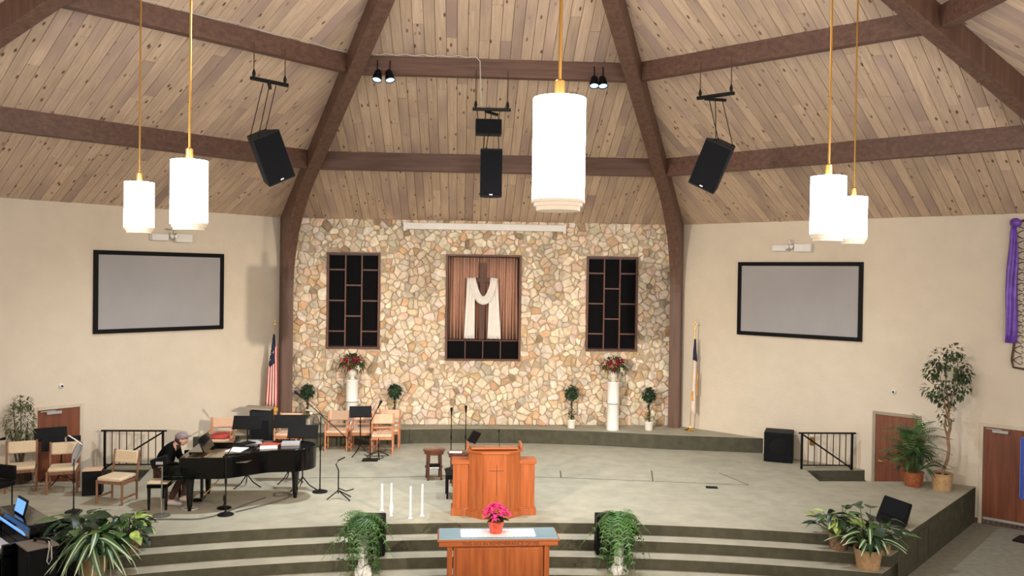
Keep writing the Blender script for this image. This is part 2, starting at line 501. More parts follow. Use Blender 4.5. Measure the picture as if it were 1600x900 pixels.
def stones():
    x0, x1, z0, z1 = -5.08, 5.08, ZP, ZC - .0
    rects = WIN + [NI]
    rng = random.Random(11)
    pts, tries = [], 0
    def ell(q, dx, dz):      # radius of a long stone in the direction (dx, dz)
        L = math.hypot(dx, dz) or 1; ca, sa = math.cos(q[3]), math.sin(q[3])
        u, w = (dx * ca + dz * sa) / L, (-dx * sa + dz * ca) / L
        return q[2] / math.sqrt((u / 1.55) ** 2 + (w / .66) ** 2)
    def inrect(x, z, e=0): return any(r[0] - e < x < r[1] + e and r[2] - e < z < r[3] + e for r in rects)
    # variable radius darts; a slow angle field makes them lie aslant like split stone
    while tries < 26000:
        tries += 1
        x, z = rng.uniform(x0 + .05, x1 - .05), rng.uniform(z0 + .05, z1 - .05)
        if inrect(x, z, .06): continue
        r = .108 + .105 * rng.random() ** 1.5
        ang = rng.uniform(-1.6, 1.6)
        ok = True
        for q in pts:
            dx, dz = q[0] - x, q[1] - z
            if abs(dx) < .5 and abs(dz) < .5:
                rr = max(r, .9 * q[2])
                if math.hypot(dx, dz) < .52 * (ell(q, dx, dz) + ell((x, z, r, ang), dx, dz)): ok = False; break
        if ok: pts.append((x, z, r, ang))
    seeds = [(p[0], p[1], p[2], p[3], 1) for p in pts]
    for x, z, r, a in pts:
        for bx in (x0, x1):
            if abs(x - bx) < .5: seeds.append((2 * bx - x, z, r, -a, 0))
        for bz in (z0, z1):
            if abs(z - bz) < .5: seeds.append((x, 2 * bz - z, r, -a, 0))
        for rc in rects:
            if rc[2] - .1 < z < rc[3] + .1:
                for bx in rc[:2]:
                    if abs(x - bx) < .5: seeds.append((2 * bx - x, z, r, -a, 0))
            if rc[0] - .1 < x < rc[1] + .1:
                for bz in rc[2:]:
                    if abs(z - bz) < .5: seeds.append((x, 2 * bz - z, r, -a, 0))
    cells = []
    for sd in seeds:
        x, z, own = sd[0], sd[1], sd[4]
        if not own: continue
        poly = [(x - .5, z - .5), (x + .5, z - .5), (x + .5, z + .5), (x - .5, z + .5)]
        for s2 in seeds:
            dx, dz = s2[0] - x, s2[1] - z
            if (dx or dz) and dx * dx + dz * dz < .9:
                f1, f2 = ell(sd, dx, dz), ell(s2, dx, dz); f1 = f1 / (f1 + f2)
                poly = clip(poly, x + dx * f1, z + dz * f1, dx, dz)
                if len(poly) < 3: break
        if len(poly) < 3: continue
        # keep clear of the openings
        q = []
        for a, c in poly:
            a = min(max(a, x0), x1); c = min(max(c, z0), z1)
            for rc in rects:
                if rc[0] < a < rc[1] and rc[2] < c < rc[3]:
                    d = [(a - rc[0], 0), (rc[1] - a, 1), (c - rc[2], 2), (rc[3] - c, 3)]
                    k = min(d)[1]
                    if k < 2: a = rc[k]
                    else: c = rc[k]
            q.append((a, c))
        area = abs(sum(q[i][0] * q[(i + 1) % len(q)][1] - q[(i + 1) % len(q)][0] * q[i][1] for i in range(len(q)))) / 2
        cells.append((area, q))
    cells.sort(key=lambda c: -c[0])
    palette = [((.74, .62, .47), 8), ((.80, .70, .55), 10), ((.72, .56, .40), 5), ((.62, .45, .27), 1.8), ((.72, .47, .29), 1.5),
               ((.36, .27, .18), .7), ((.52, .46, .37), 1.2), ((.76, .66, .56), 6), ((.78, .60, .45), 3)]
    cols, wts = [p[0] for p in palette], [p[1] for p in palette]
    rest = B(); restc = []
    for i, (area, q) in enumerate(cells):
        n = len(q); cx = sum(a for a, _ in q) / n; cz = sum(c for _, c in q) / n
        sz = math.sqrt(area)
        g = min(.008, sz * .07)
        dep = rng.uniform(.025, .07); tx, tz = rng.uniform(-.22, .22), rng.uniform(-.22, .22)
        def inset(d, y, j=0):
            o = []
            for a, c in q:
                L = math.hypot(a - cx, c - cz) or 1
                f = max(.1, 1 - d / L)
                aa, cc = cx + (a - cx) * f + rng.uniform(-j, j), cz + (c - cz) * f + rng.uniform(-j, j)
                o.append((aa, -(y + (aa - cx) * tx + (cc - cz) * tz) if y > 0 else .02, cc))
            return o
        A_, B_, C_ = inset(g, 0), inset(g * 1.3, dep * .75, .006), inset(g * 1.3 + sz * .13, dep, .01)
        vs = A_ + B_ + C_ + [(cx, -(dep + rng.uniform(-.008, .012)), cz)]
        fs = []
        for k in range(n):
            k2 = (k + 1) % n
            fs += [(k, k2, n + k2, n + k), (n + k, n + k2, 2 * n + k2, 2 * n + k), (2 * n + k, 2 * n + k2, 3 * n)]
        c = rng.choices(cols, wts)[0]; f = rng.uniform(.84, 1.14)
        c = tuple(min(1, x * f * rng.uniform(.96, 1.04)) for x in c)
        if i < 300:
            sb = B().add(vs, fs)
            o = sb.build('stone', 'stone', stone_wall, smooth=False)
            o.location = (0, D0, 0)
            at = o.data.color_attributes.new('Col', 'FLOAT_COLOR', 'CORNER')
            at.data.foreach_set('color', [*c, 1] * len(o.data.loops))
        else:
            rest.add(vs, fs); restc += [c] * (4 * n + 4 * n + 3 * n)
    o = rest.build('small_stones', 'stone', stone_wall, smooth=False)
    o.location = (0, D0, 0); stuff(o)
    at = o.data.color_attributes.new('Col', 'FLOAT_COLOR', 'CORNER')
    flat = []
    for c in restc: flat += [*c, 1]
    at.data.foreach_set('color', flat)
    return len(cells)


NST = stones()
print('stones', NST)


# ------------------------------------------------------------------ roof deck, planks, purlins, arches
T = math.tan(math.pi / 8)
ANG = math.atan(SL)

def deck(k, t0=-99, t1=99, hmin=.8):
    Fm = facet_matrix(k)
    b = B().xf(Fm)
    zt = lambda h: ZC + SL * (AP - h)
    vs = []
    for h in (AP + .3, .02):
        for sx in (-1, 1): vs.append((sx * h * T, h, zt(h) + .05))
    vs += [(x, y, z + .15) for x, y, z in vs]
    b.add(vs, [(0, 1, 3, 2), (4, 6, 7, 5), (0, 4, 5, 1), (2, 3, 7, 6), (0, 2, 6, 4), (1, 5, 7, 3)])
    # x, y up the slope, z away from the room (mirrored handedness avoided by negating x)
    Fp = Fm @ Matrix(((-1, 0, 0, 0), (0, -math.cos(ANG), math.sin(ANG), AP), (0, math.sin(ANG), math.cos(ANG), ZC), (0, 0, 0, 1)))
    c = struct(b.build('ceiling', 'gap' if abs(k) < 2 else 'plank', smooth=False))
    rng = random.Random(50 + k)
    smax = (AP - hmin) / math.cos(ANG)
    def smx(x): return min(smax, (AP - abs(x) / T) / math.cos(ANG) + .05)
    t = -W
    while t < W - .01:
        w = .205
        a, c2 = t, min(t + w, W)
        t += w
        if c2 < t0 or a > t1: continue
        top = max(smx(a), smx(c2))
        if top < .15: continue
        s = 0; nxt = rng.uniform(1.0, 4.6)
        while s < top - .05:
            e = min(nxt, top)
            if top - e < .5: e = top
            g, f = .006, .004
            dz = -.010 - rng.uniform(0, .007)
            ya, yc = max(s + .02, min(e, smx(a)) - .003), max(s + .02, min(e, smx(c2)) - .003)
            lo = [(a + g / 2, s, .055), (c2 - g / 2, s, .055), (c2 - g / 2, yc, .055), (a + g / 2, ya, .055)]
            mi = [(x, y, dz + .006) for x, y, z in lo]
            fa = [(a + g / 2 + f, s + f, dz), (c2 - g / 2 - f, s + f, dz), (c2 - g / 2 - f, yc, dz), (a + g / 2 + f, ya, dz)]
            p = B().add(lo + mi + fa, [(0, 1, 5, 4), (1, 2, 6, 5), (2, 3, 7, 6), (3, 0, 4, 7), (4, 5, 9, 8), (5, 6, 10, 9), (6, 7, 11, 10), (7, 4, 8, 11), (8, 9, 10, 11)])
            o = bpy.data.objects.new('plank', p.mesh('plank', 'plank', False))
            COL.objects.link(o); o.parent = c; o.matrix_local = Fp
            s = e; nxt = s + rng.uniform(1.8, 4.8)
    return c


for k in (0, -1, 1): deck(k)
deck(2, 0, 99, 3); deck(-2, -99, 0, 3)
for k in (3, -3, 4): deck(k, 200, 200)


def rib(i):
    """glulam arch in the radial plane of corner i: x' radial, z up"""
    a = math.pi / 8 + i * math.pi / 4
    L = math.hypot(W, AP)
    sl = SL * AP / L
    zd = lambda r: ZC + sl * (L - r) + .04
    out = [(L + .02, 0), (L + .02, ZC + .02), (.2, zd(.2))]
    inn = [(L - .40, 0), (L - .40, 4.7)]
    p0, p1, p2 = (L - .40, 4.7), (L - .52, zd(L - .52) - .62), (L - 2.6, zd(L - 2.6) - .50)
    for j in range(1, 15):
        t = j / 14
        inn.append(((1 - t) ** 2 * p0[0] + 2 * t * (1 - t) * p1[0] + t * t * p2[0], (1 - t) ** 2 * p0[1] + 2 * t * (1 - t) * p1[1] + t * t * p2[1]))
    inn.append((.2, zd(.2) - .50))
    poly = inn + out[::-1]
    b = B()
    w = .145
    n = len(poly)
    b.add([(x, -w, z) for x, z in poly] + [(x, w, z) for x, z in poly], [(k, k + 1, n + k + 1, n + k) for k in range(n - 1)] + [(n - 1, 0, n, 2 * n - 1)])
    # side faces as quads between inner and outer outlines
    m = len(inn)
    for s_ in (0, n):
        top = [m + 2, m + 1] + [m + 1] * (m - 3) + [m]
        for k in range(m - 1):
            q = [s_ + k, s_ + k + 1, s_ + top[k + 1], s_ + top[k]]
            q = list(dict.fromkeys(q))
            if len(q) > 2: b.f.append(tuple(q))
    o = struct(b.build('roof_arch', 'rib', smooth=False, bev=.012))
    o.location = (0, YC, 0)
    o.rotation_euler.z = math.pi / 2 - a
    return o


for i in range(-4, 4): rib(i)
for k in (-2, -1, 0, 1, 2):
    for h, dep, wd_ in ((9.66, .42, .20), (6.6, .36, .20)):
        b = B().xf(facet_matrix(k))
        z = ZC + SL * (AP - h)
        x = h * T + .05
        b.b2((-x, h, z - dep), (x, h + wd_, z + .02))
        struct(b.build('roof_purlin', 'beam', smooth=False, bev=.01))

# ------------------------------------------------------------------ stage, steps, rear platform, stair wells
RC, YA = 22.1, -7.25


def arc(Rr, x0, x1, n=28):
    return [(x0 + (x1 - x0) * i / n, YA + math.sqrt(Rr * Rr - (x0 + (x1 - x0) * i / n) ** 2)) for i in range(n + 1)]


def cheek(Rr):     # where the arc meets the cheek line y = x + 7
    x = 6.5
    for _ in range(30): x = YA + math.sqrt(Rr * Rr - x * x) - 7
    return x


xc = 6.6
for _ in range(60):
    xc = xc * .5 + .5 * (YA + math.sqrt(RC * RC - xc * xc) - 7)
wx = (W + D0 - 7) / 2 - .0     # cheek line meets the right wall
outline = arc(RC, -xc, xc)
right = [(wx, wx + 7), (9.75, 17.80), (7.16, 17.83), (7.40, 19.45), (7.45, 20.27), (W, D0)]
poly = outline + right + [(-x, y) for x, y in right[::-1]]
b = B(); b.prism(poly, ZS - .006, ZS)
struct(b.build('stage_floor', 'carpet', smooth=False))
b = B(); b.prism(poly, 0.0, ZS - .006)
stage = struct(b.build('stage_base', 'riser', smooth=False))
for j in range(1, 4):
    Rr = RC - .34 * j
    x = xc
    for _ in range(60): x = x * .5 + .5 * (YA + math.sqrt(Rr * Rr - x * x) - 7)
    inner = arc(RC - .34 * (j - 1) + .0, -xc, xc)
    pl = arc(Rr, -x, x) + [(xc, xc + 7)] + [(a, c) for a, c in arc(RC + .02, -xc, xc)][::-1][1:-1] + [(-xc, xc + 7)]
    z = ZS - .1875 * j
    b = B(); b.prism(pl, z - .006, z)
    struct(b.build('stair_tread', 'carpet', smooth=False))
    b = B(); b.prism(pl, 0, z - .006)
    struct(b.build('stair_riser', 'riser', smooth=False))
# rear platform
edge = [(-6.98, 20.74), (-6.0, 20.93), (-4.76, 21.15), (-3.0, 21.62), (-1.5, 21.88), (0, 21.95), (1.5, 21.88), (3.0, 21.62), (4.76, 21.15), (6.0, 20.93), (6.98, 20.74)]
pp = edge + [(W, D0), (-W, D0)]
b = B(); b.prism(pp, ZP - .006, ZP); struct(b.build('platform_floor', 'carpet', smooth=False))
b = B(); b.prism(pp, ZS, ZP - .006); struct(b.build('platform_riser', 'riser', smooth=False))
for s in (-1, 1):
    q = [(s * 7.3, 18.98), (s * 8.73, 18.98), (s * 7.43, 20.28), (s * 7.3, 20.28)]
    if s < 0: q = q[::-1]
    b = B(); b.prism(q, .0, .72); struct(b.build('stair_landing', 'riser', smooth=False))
    b = B(); b.prism(q, .72, .74); struct(b.build('stair_landing', 'carpet', smooth=False))
    for j in range(3):
        a = 7.3 + .5
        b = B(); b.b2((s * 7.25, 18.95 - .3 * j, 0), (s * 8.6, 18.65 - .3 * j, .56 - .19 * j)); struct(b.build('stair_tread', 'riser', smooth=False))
# carpet seams
def seam(pts, z=ZS):
    b = B()
    for p, q in zip(pts, pts[1:]):
        d = Vector((q[0] - p[0], q[1] - p[1])).normalized(); n = Vector((-d.y, d.x)) * .012
        b.add([(p[0] - n.x, p[1] - n.y, z + .002), (p[0] + n.x, p[1] + n.y, z + .002), (q[0] + n.x, q[1] + n.y, z + .002), (q[0] - n.x, q[1] - n.y, z + .002)], [(0, 1, 2, 3)])
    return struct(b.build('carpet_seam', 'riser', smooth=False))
seam([(-5.0, 18.1), (-3.6, 18.12), (-2.19, 18.17), (-.83, 18.3)])
seam([(-.3, 18.3), (1.6, 18.15), (3.53, 17.83), (5.5, 17.49), (5.2, 18.6)])
seam([(3.53, 17.83), (3.73, 18.84)]); seam([(1.6, 18.15), (1.66, 18.8)])
# access hatch in the right cheek of the stage
b = B()
for p, q in (((-.02, .62), (.62, .64)), ((-.02, .1), (0, .64)), ((.6, .1), (.62, .64))):
    b.b2((p[0], -.004, p[1]), (q[0], .004, q[1]))
o = struct(b.build('cheek_hatch_frame', 'gap', smooth=False)); o.location = (7.55, 14.55 - .005, 0); o.rotation_euler.z = R(45)

# low base trim against the walls
for nm, k in (('baseboard_left', -1), ('baseboard_right', 1)):
    b = B().xf(facet_matrix(k)); s = k
    b.b2((-W + (7.05 if k > 0 else 0), AP - .02, 0), (W - (0 if k > 0 else 7.05), AP, .1))
    struct(b.build(nm, 'brown', smooth=False))


# ------------------------------------------------------------------ doors
def door(n, k, x0, x1, h, frame='frame_c', handle_left=True, closer=True, kick=False):
    """built in the wall's local frame; x0..x1 leaf opening"""
    F = facet_matrix(k)
    f = B().xf(F)
    for a, c in ((x0 - .07, x0), (x1, x1 + .07)): f.b2((a, AP - .035, 0), (c, AP, h + .07))
    f.b2((x0, AP - .035, h), (x1, AP, h + .07))
    fr = struct(f.build('door_%d' % n, frame, smooth=False, bev=.006))
    b = B().xf(F); b.b2((x0 + .005, AP - .012, .01), (x1 - .005, AP - .001, h - .005)); b.build('leaf', 'door', fr, smooth=False)
    hx = x0 + .09 if handle_left else x1 - .09
    b = B().xf(F); b.box((hx, AP - .018, 1.0), (.05, .012, .05)); b.tube([(hx, AP - .02, 1.0), (hx, AP - .07, 1.0), (hx + (.1 if handle_left else -.1), AP - .07, 1.0)], .012)
    b.build('door_handle', 'brass', fr)
    if closer:
        b = B().xf(F); c = x0 + .32 if not handle_left else x1 - .32
        b.box((c, AP - .045, h - .07), (.30, .05, .06)); b.box((c + (-.12 if not handle_left else .12), AP - .05, h - .028), (.3, .012, .02))
        b.build('door_closer', 'kick', fr, bev=.005)
    if kick:
        b = B().xf(F); b.b2((x0 + .02, AP - .02, .02), (x1 - .02, AP - .013, .15)); b.build('kick_plate', 'kick', fr, smooth=False)


# local x on the right wall runs away from the stone wall: s = x + W; on the left wall s = W - x
door(1, -1, W - 5.97, W - 5.12, 2.12, 'frame_c', False)
door(2, 1, 5.22 - W, 6.12 - W, 2.05, 'frame_d', True, False)
door(3, 1, 7.42 - W, 8.34 - W, 2.05, 'frame_c', False, True, True)


# ------------------------------------------------------------------ windows of dark panels in the stone
def grille(n, x0, x1, z0, z1, off=0):
    y = D0
    f = B(); w = .055
    for a, c in (((x0, z0), (x0 + w, z1)), ((x1 - w, z0), (x1, z1)), ((x0 + w, z0), (x1 - w, z0 + w)), ((x0 + w, z1 - w), (x1 - w, z1))):
        f.b2((a[0], y - .07, a[1]), (c[0], y + .2, c[1]))
    fr = struct(f.build('window_%d' % n, 'brown', smooth=False, bev=.006))
    xa = [x0 + w, x0 + w + (x1 - x0 - 2 * w) / 3, x1 - w - (x1 - x0 - 2 * w) / 3, x1 - w]
    H = z1 - z0
    rows = [[0, .168, .50, .835, 1], [0, .333, .667, 1], [0, .168, .50, .835, 1]]
    for i in (1, 2):
        b = B(); b.b2((xa[i] - .018, y - .03, z0 + w), (xa[i] + .018, y + .06, z1 - w)); b.build('glazing_bar', 'brown', fr, smooth=False)
    for c in range(3):
        a0, a1 = xa[c] + (.018 if c else 0), xa[c + 1] - (.018 if c < 2 else 0)
        for p, q in zip(rows[c], rows[c][1:]):
            za, zb = z0 + w + (H - 2 * w) * p, z0 + w + (H - 2 * w) * q
            b = B(); b.b2((a0 + .004, y + .03, za + .02), (a1 - .004, y + .05, zb - .02)); b.build('pane', 'pane', fr, smooth=False)
            if q < 1:
                b = B(); b.b2((a0, y - .02, zb - .018), (a1, y + .06, zb + .018)); b.build('glazing_bar', 'brown', fr, smooth=False)


grille(1, *WIN[0]); grille(2, *WIN[1])
x0, x1, z0, z1 = NI
f = B(); w = .05
for a, c in (((x0, z0), (x0 + w, z1)), ((x1 - w, z0), (x1, z1)), ((x0 + w, z0), (x1 - w, z0 + w)), ((x0 + w, z1 - w), (x1 - w, z1))):
    f.b2((a[0], D0 - .08, a[1]), (c[0], D0 + .42, c[1]))
niche = struct(f.build('window_3', 'brown', smooth=False, bev=.006))
b = B(); b.b2((x0 + w, D0 + .38, z0 + w), (x1 - w, D0 + .41, z1 - w)); b.build('niche_back', 'brown', niche, smooth=False)
for i in range(4):
    a = x0 + w + (x1 - x0 - 2 * w) * i / 4; c = x0 + w + (x1 - x0 - 2 * w) * (i + 1) / 4
    b = B(); b.b2((a + .012, D0 + .06, z0 + w), (c - .012, D0 + .08, 3.34)); b.build('pane', 'pane', niche, smooth=False)
    if i:
        b = B(); b.b2((a - .012, D0 + .03, z0 + w), (a + .012, D0 + .09, 3.36)); b.build('glazing_bar', 'brown', niche, smooth=False)
b = B(); b.b2((x0 + w, D0 + .03, 3.345), (x1 - w, D0 + .37, 3.37)); b.build('niche_shelf', 'brown', niche, smooth=False)
# pleated curtain
vs, fs = [], []
NP = 260
for i in range(NP + 1):
    x = x0 + w + .01 + (x1 - x0 - 2 * w - .02) * i / NP
    ph = i / NP * 2 * math.pi * 21
    for j, z in enumerate((5.57, 4.9, 4.2, 3.38)):
        amp = .048 * (1 + .15 * j)
        vs.append((x + .012 * math.sin(ph * .37 + j), D0 + .29 + amp * math.sin(ph + .25 * math.sin(j * 1.3 + i * .05)), z))
for i in range(NP):
    for j in range(3):
        a = i * 4 + j; fs.append((a, a + 4, a + 5, a + 1))
b = B().add(vs, fs)
o = b.build('curtain', 'curtain', ang=80, solid=.004)
tag(o, 'pleated copper coloured curtain lining the central wall niche', 'curtain')
# cross
t = thing('cross', 'dark wooden cross hanging in the central niche before the curtain', 'cross', (-.04, D0 + .16, 3.5))
b = B(); b.b2((-.075, -.03, -.12), (.075, .03, 1.92)); b.build('upright', 'cross', t, bev=.008)
b = B(); b.b2((-.42, -.035, 1.40), (.42, .035, 1.52)); b.build('crossbar', 'cross', t, bev=.008)


def ribbon_sheet(path, width, nw=10, pleat=.02, name='drape', m='drape', parent=None, sx=1, freq=3):
    """cloth following a path of (x, y, z, width); pleats run along it"""
    vs, fs = [], []
    for k, (x, y, z, w_, ang) in enumerate(path):
        for i in range(nw + 1):
            u = i / nw - .5
            dx, dz = math.cos(ang) * u * w_, math.sin(ang) * u * w_
            vs.append((x + dx, y + pleat * math.sin(u * 2 * math.pi * freq + k * .25), z + dz))
    for k in range(len(path) - 1):
        for i in range(nw):
            a = k * (nw + 1) + i; fs.append((a, a + 1, a + nw + 2, a + nw + 1))
    b = B().add(vs, fs)
    return b.build(name, m, parent, ang=80, solid=.006)


cx = -.04
t = thing('white_drape', 'long white cloth draped over the arms of the niche cross', 'drape', (cx, D0 + .10, 3.4))
loop = []
for k in range(17):
    u = -1 + 2 * k / 16
    x, z = .30 * u + .03, 1.62 - .60 * (1 - abs(u) ** 2.4)
    tg = math.atan2(.60 * 2.4 * abs(u) ** 1.4 * (1 if u > 0 else -1), .30)
    loop.append((x, -.045, z, .17 + .07 * (1 - abs(u)), tg + math.pi / 2))
ribbon_sheet(loop, .2, name='swag', parent=t, pleat=.02, freq=2)
for s, xo, xb, wb in ((-1, -.31, -.33, .28), (1, .30, .33, .36)):
    pth = []
    for k in range(12):
        u = k / 11
        pth.append((xo + (xb - xo) * u ** 1.3, -.02, 1.62 - 1.62 * u, .20 + (wb - .20) * u, 0))
    ribbon_sheet(pth, .2, name='hanging_end', parent=t, pleat=.022, freq=3)

t = tag(B().b2((-2.11, D0 - .24, 6.27), (2.12, D0 - .06, 6.44)).b2((-2.13, D0 - .25, 6.22), (-2.06, D0 - .06, 6.46)).b2((2.06, D0 - .25, 6.22), (2.14, D0 - .06, 6.46)).build('screen_housing', 'white', bev=.012),
        'long white retracted screen housing along the top of the stone wall', 'screen case')


# ------------------------------------------------------------------ wall mounted things of the two wings
def wallthing(name, label, cat, k, x, z, group=None):
    o = thing(name, label, cat, (0, 0, 0), 0, group)
    o.matrix_world = facet_matrix(k) @ Matrix.Translation((x, AP, z))
    return o


for k, xa, xb, lab in ((-1, W - 4.86, W - 1.77, 'wide grey projection screen in a black frame on the left wall'), (1, 1.77 - W, 4.88 - W, 'wide grey projection screen in a black frame on the right wall')):
    t = wallthing('projection_screen', lab, 'screen', k, (xa + xb) / 2, 4.60)
    hw, hh = (xb - xa) / 2, .92
    f = B(); w = .095
    for p, q in (((-hw, -hh), (-hw + w, hh)), ((hw - w, -hh), (hw, hh)), ((-hw + w, -hh), (hw - w, -hh + w)), ((-hw + w, hh - w), (hw - w, hh))):
        f.b2((p[0], -.07, p[1]), (q[0], -.005, q[1]))
    f.build('frame', 'black', t, bev=.008)
    b = B(); b.b2((-hw + w, -.04, -hh + w), (hw - w, -.015, hh - w)); b.build('screen_surface', 'screen', t, smooth=False)
for k, x, lab in ((-1, W - 3.15, 'white boxy wall fixture with bracket above the left screen'), (1, 3.2 - W, 'white boxy wall fixture with bracket above the right screen')):
    t = wallthing('wall_projector', lab, 'fixture', k, x, 5.86)
    b = B(); b.b2((-.48, -.2, -.08), (-.08, -.03, .08)); b.build('left_box', 'white', t, bev=.02)
    b = B(); b.b2((.08, -.2, -.1), (.50, -.03, .10)); b.build('right_box', 'white', t, bev=.02)
    b = B(); b.box((0, -.10, 0), (.10, .2, .05)); b.tube([(-.10, -.2, -.05), (0, -.24, .02), (.08, -.2, .10)], .018); b.tube([(0, -.2, .0), (0, -.22, .18), (-.1, -.04, .2)], .014)
    b.build('bracket', 'chrome', t)
    for s in (-1, 1):
        b = B(); b.lathe([(.03, 0), (.045, .03), (.045, .08)], (s * .05, -.26, -.02), 12); b.build('lamp_head', 'white', t)
for k, s_, lab in ((-1, W - 5.5, 'small white round camera on the left wall above the door'), (1, 5.6 - W, 'small white round camera on the right wall above the door')):
    t = wallthing('wall_camera', lab, 'camera', k, s_, 2.6)
    b = B(); b.lathe([(.055, 0), (.055, .02), (.04, .05), (.01, .06)], n=14); b.v = [(x, -z, y) for x, y, z in b.v]; b.build('housing', 'white', t)
    b = B(); b.lathe([(.022, .0), (.022, .075), (.01, .08)], n=10); b.v = [(x, -z, y) for x, y, z in b.v]; b.build('lens', 'black', t)
# small things: outlet plate, wall sticker on the stair side
t = wallthing('outlet_plate', 'small tan outlet plate on the right wall behind the stair rail', 'outlet', 1, 3.75 - W, 1.22)
B().b2((-.06, -.012, -.1), (.06, 0, .1)).build('plate', 'brass', t)
# ornate frame with purple cloth at far right
t = wallthing('iron_wall_frame', 'ornate dark scrollwork frame on the far right wall', 'frame', 1, 7.93 - W, 3.35)
b = B()
b.tube([(0, -.05, 3.0), (.02, -.05, 2.2), (0, -.05, 1.2), (.03, -.05, .5), (-.01, -.05, .15), (.02, -.05, 0), (.25, -.05, -.03), (.6, -.05, .02), (1.0, -.05, 0), (1.4, -.05, 0), (1.42, -.05, 3.0), (.7, -.05, 3.05), (0, -.05, 3.0)], .022)
b.build('frame_bar', 'iron', t)
sc = B()
rr = random.Random(3)
for i in range(14):
    z = .15 + i * .215
    for s in (1, -1):
        sc.tube([(.02, -.05, z), (.08, -.07, z + .05 * s), (.15, -.06, z + .09 * s), (.19, -.05, z + .05 * s), (.16, -.05, z + .02 * s)], .009, 5)
stuff(sc.build('scrollwork', 'iron', t))
pth = []
for k in range(15):
    u = k / 14
    pth.append((-.06 + .01 * math.sin(u * 9), 0, -2.45 * u, (.12 if k else .08) + .09 * min(1, u * 3), 0))
t = wallthing('purple_ribbon', 'purple satin cloth knotted and hanging over the scrollwork frame', 'cloth', 1, 7.95 - W, 6.30)
o = ribbon_sheet(pth, .2, name='hanging_cloth', m='purple', parent=t, pleat=.028, freq=1.5); o.location = (.02, -.13, 0)
b = B(); b.ball((-.0, -.13, .02), .11, 12, 8, (1, .7, .9), .08); b.build('knot', 'purple', t)

# display board at the far right edge, standing beside the door
t = thing('display_board', 'pale blue board with a dark blue edge standing by the far right door', 'board', (10.62, 16.05, 0), R(-50))
B().b2((-.02, -.5, .9), (.02, .5, 2.1)).build('edge', 'bluee', t, bev=.006)
B().b2((-.03, -.47, .94), (-.021, .47, 2.06)).build('face', 'paleblue', t, smooth=False)
b = B(); b.box((0, 0, .45), (.04, .06, .9)); b.box((0, 0, .015), (.4, .5, .03)); b.build('stand', 'blackm', t)


# ------------------------------------------------------------------ pendants, spots, hung loudspeakers
def pendant(x, y, zb, zt, r, label, group='lit cylinder pendants'):
    roof = ZC + SL * (AP - max(abs(x) * .7071 + abs(y - YC) * .7071, abs(y - YC), abs(x)))
    t = thing('pendant_lamp', label, 'lamp', (x, y, zb), 0, group)
    h = zt - zb
    B().lathe([(r, .06), (r, h)], n=32).build('shade', 'shade', t)
    b = B().lathe([(r * 1.03, .055), (r * 1.03, .075), (r * .98, .075), (r * .98, .055)], n=32)
    b.lathe([(r * .93, .03), (r * .93, .06)], n=32); b.build('lower_ring', 'ring', t)
    b = B().lathe([(r * .84, 0), (r * .84, .035)], n=32); b.build('bottom_diffuser', 'ring', t)
    B().lathe([(r * .20, h), (r * .20, h + .12), (r * .12, h + .13)], n=16).build('cap', 'brass', t)
    B().tube([(0, 0, h + .1), (0, 0, roof - zb + .03)], .012, 8).build('rod', 'brass', t)
    B().lathe([(.07, roof - zb - .12), (.03, roof - zb - .16)], n=14).build('ceiling_plate', 'brass', t)
    return t


pendant(.05, 5.79, 5.525, 6.29, .180, 'largest white glowing cylinder pendant, nearest, hanging at centre')
pendant(-3.40, 8.9, 5.50, 6.21, .183, 'larger of the two glowing pendants on the left')
pendant(-4.82, 11.39, 5.57, 6.23, .183, 'smaller, lower glowing pendant on the far left')
pendant(3.14, 8.51, 5.48, 6.14, .175, 'larger of the two glowing pendants on the right')
pendant(4.82, 11.5, 5.59, 6.24, .177, 'smaller glowing pendant behind the larger right one')


def spotlight(x, y, z, az, label):
    t = thing('ceiling_spotlight', label, 'spotlight', (x, y, z), 0, 'paired spotlights under the upper roof beam')
    m = Matrix.Rotation(az, 4, 'Z') @ Matrix.Rotation(R(-22), 4, 'X')
    b = B().xf(m); b.lathe([(.03, .18), (.06, .14), (.085, .02), (.095, -.05), (.085, -.05), (.075, 0)], n=18); b.build('housing', 'black', t)
    b = B().xf(m); b.lathe([(.082, -.035), (.08, -.03)], n=18); b.build('lit_face', 'bulb', t)
    B().tube([(0, 0, .1), (0, .0, .25), (0, 0.02, .34)], .012).build('mount', 'black', t)


for x, a, l in ((-2.26, -.35, 'blue lit ceiling spotlight, leftmost of the four under the beam'), (-2.02, .5, 'blue lit ceiling spotlight, second from left under the beam'),
                (1.92, -.1, 'blue lit ceiling spotlight, third from left under the beam'), (2.09, .1, 'blue lit ceiling spotlight, rightmost of the four under the beam')):
    spotlight(x, 16.42, 8.83, a, l)
t = thing('beam_spotlight', 'dark spotlight clamped on the upper right roof arch', 'spotlight', (6.9, 15.2, 9.05), R(40))
B().lathe([(.05, .2), (.11, .12), (.12, -.12), (.1, -.12)], n=16).box((0, 0, .25), (.3, .06, .06)).build('housing', 'black', t)
B().lathe([(.098, -.1), (.095, -.09)], n=16).build('lit_face', 'ring', t)


def cab(w, h, d, taper=.6):
    """loudspeaker box standing upright, grille to -y"""
    return [(-w / 2, -d / 2), (w / 2, -d / 2), (w / 2 * taper, d / 2), (-w / 2 * taper, d / 2)]


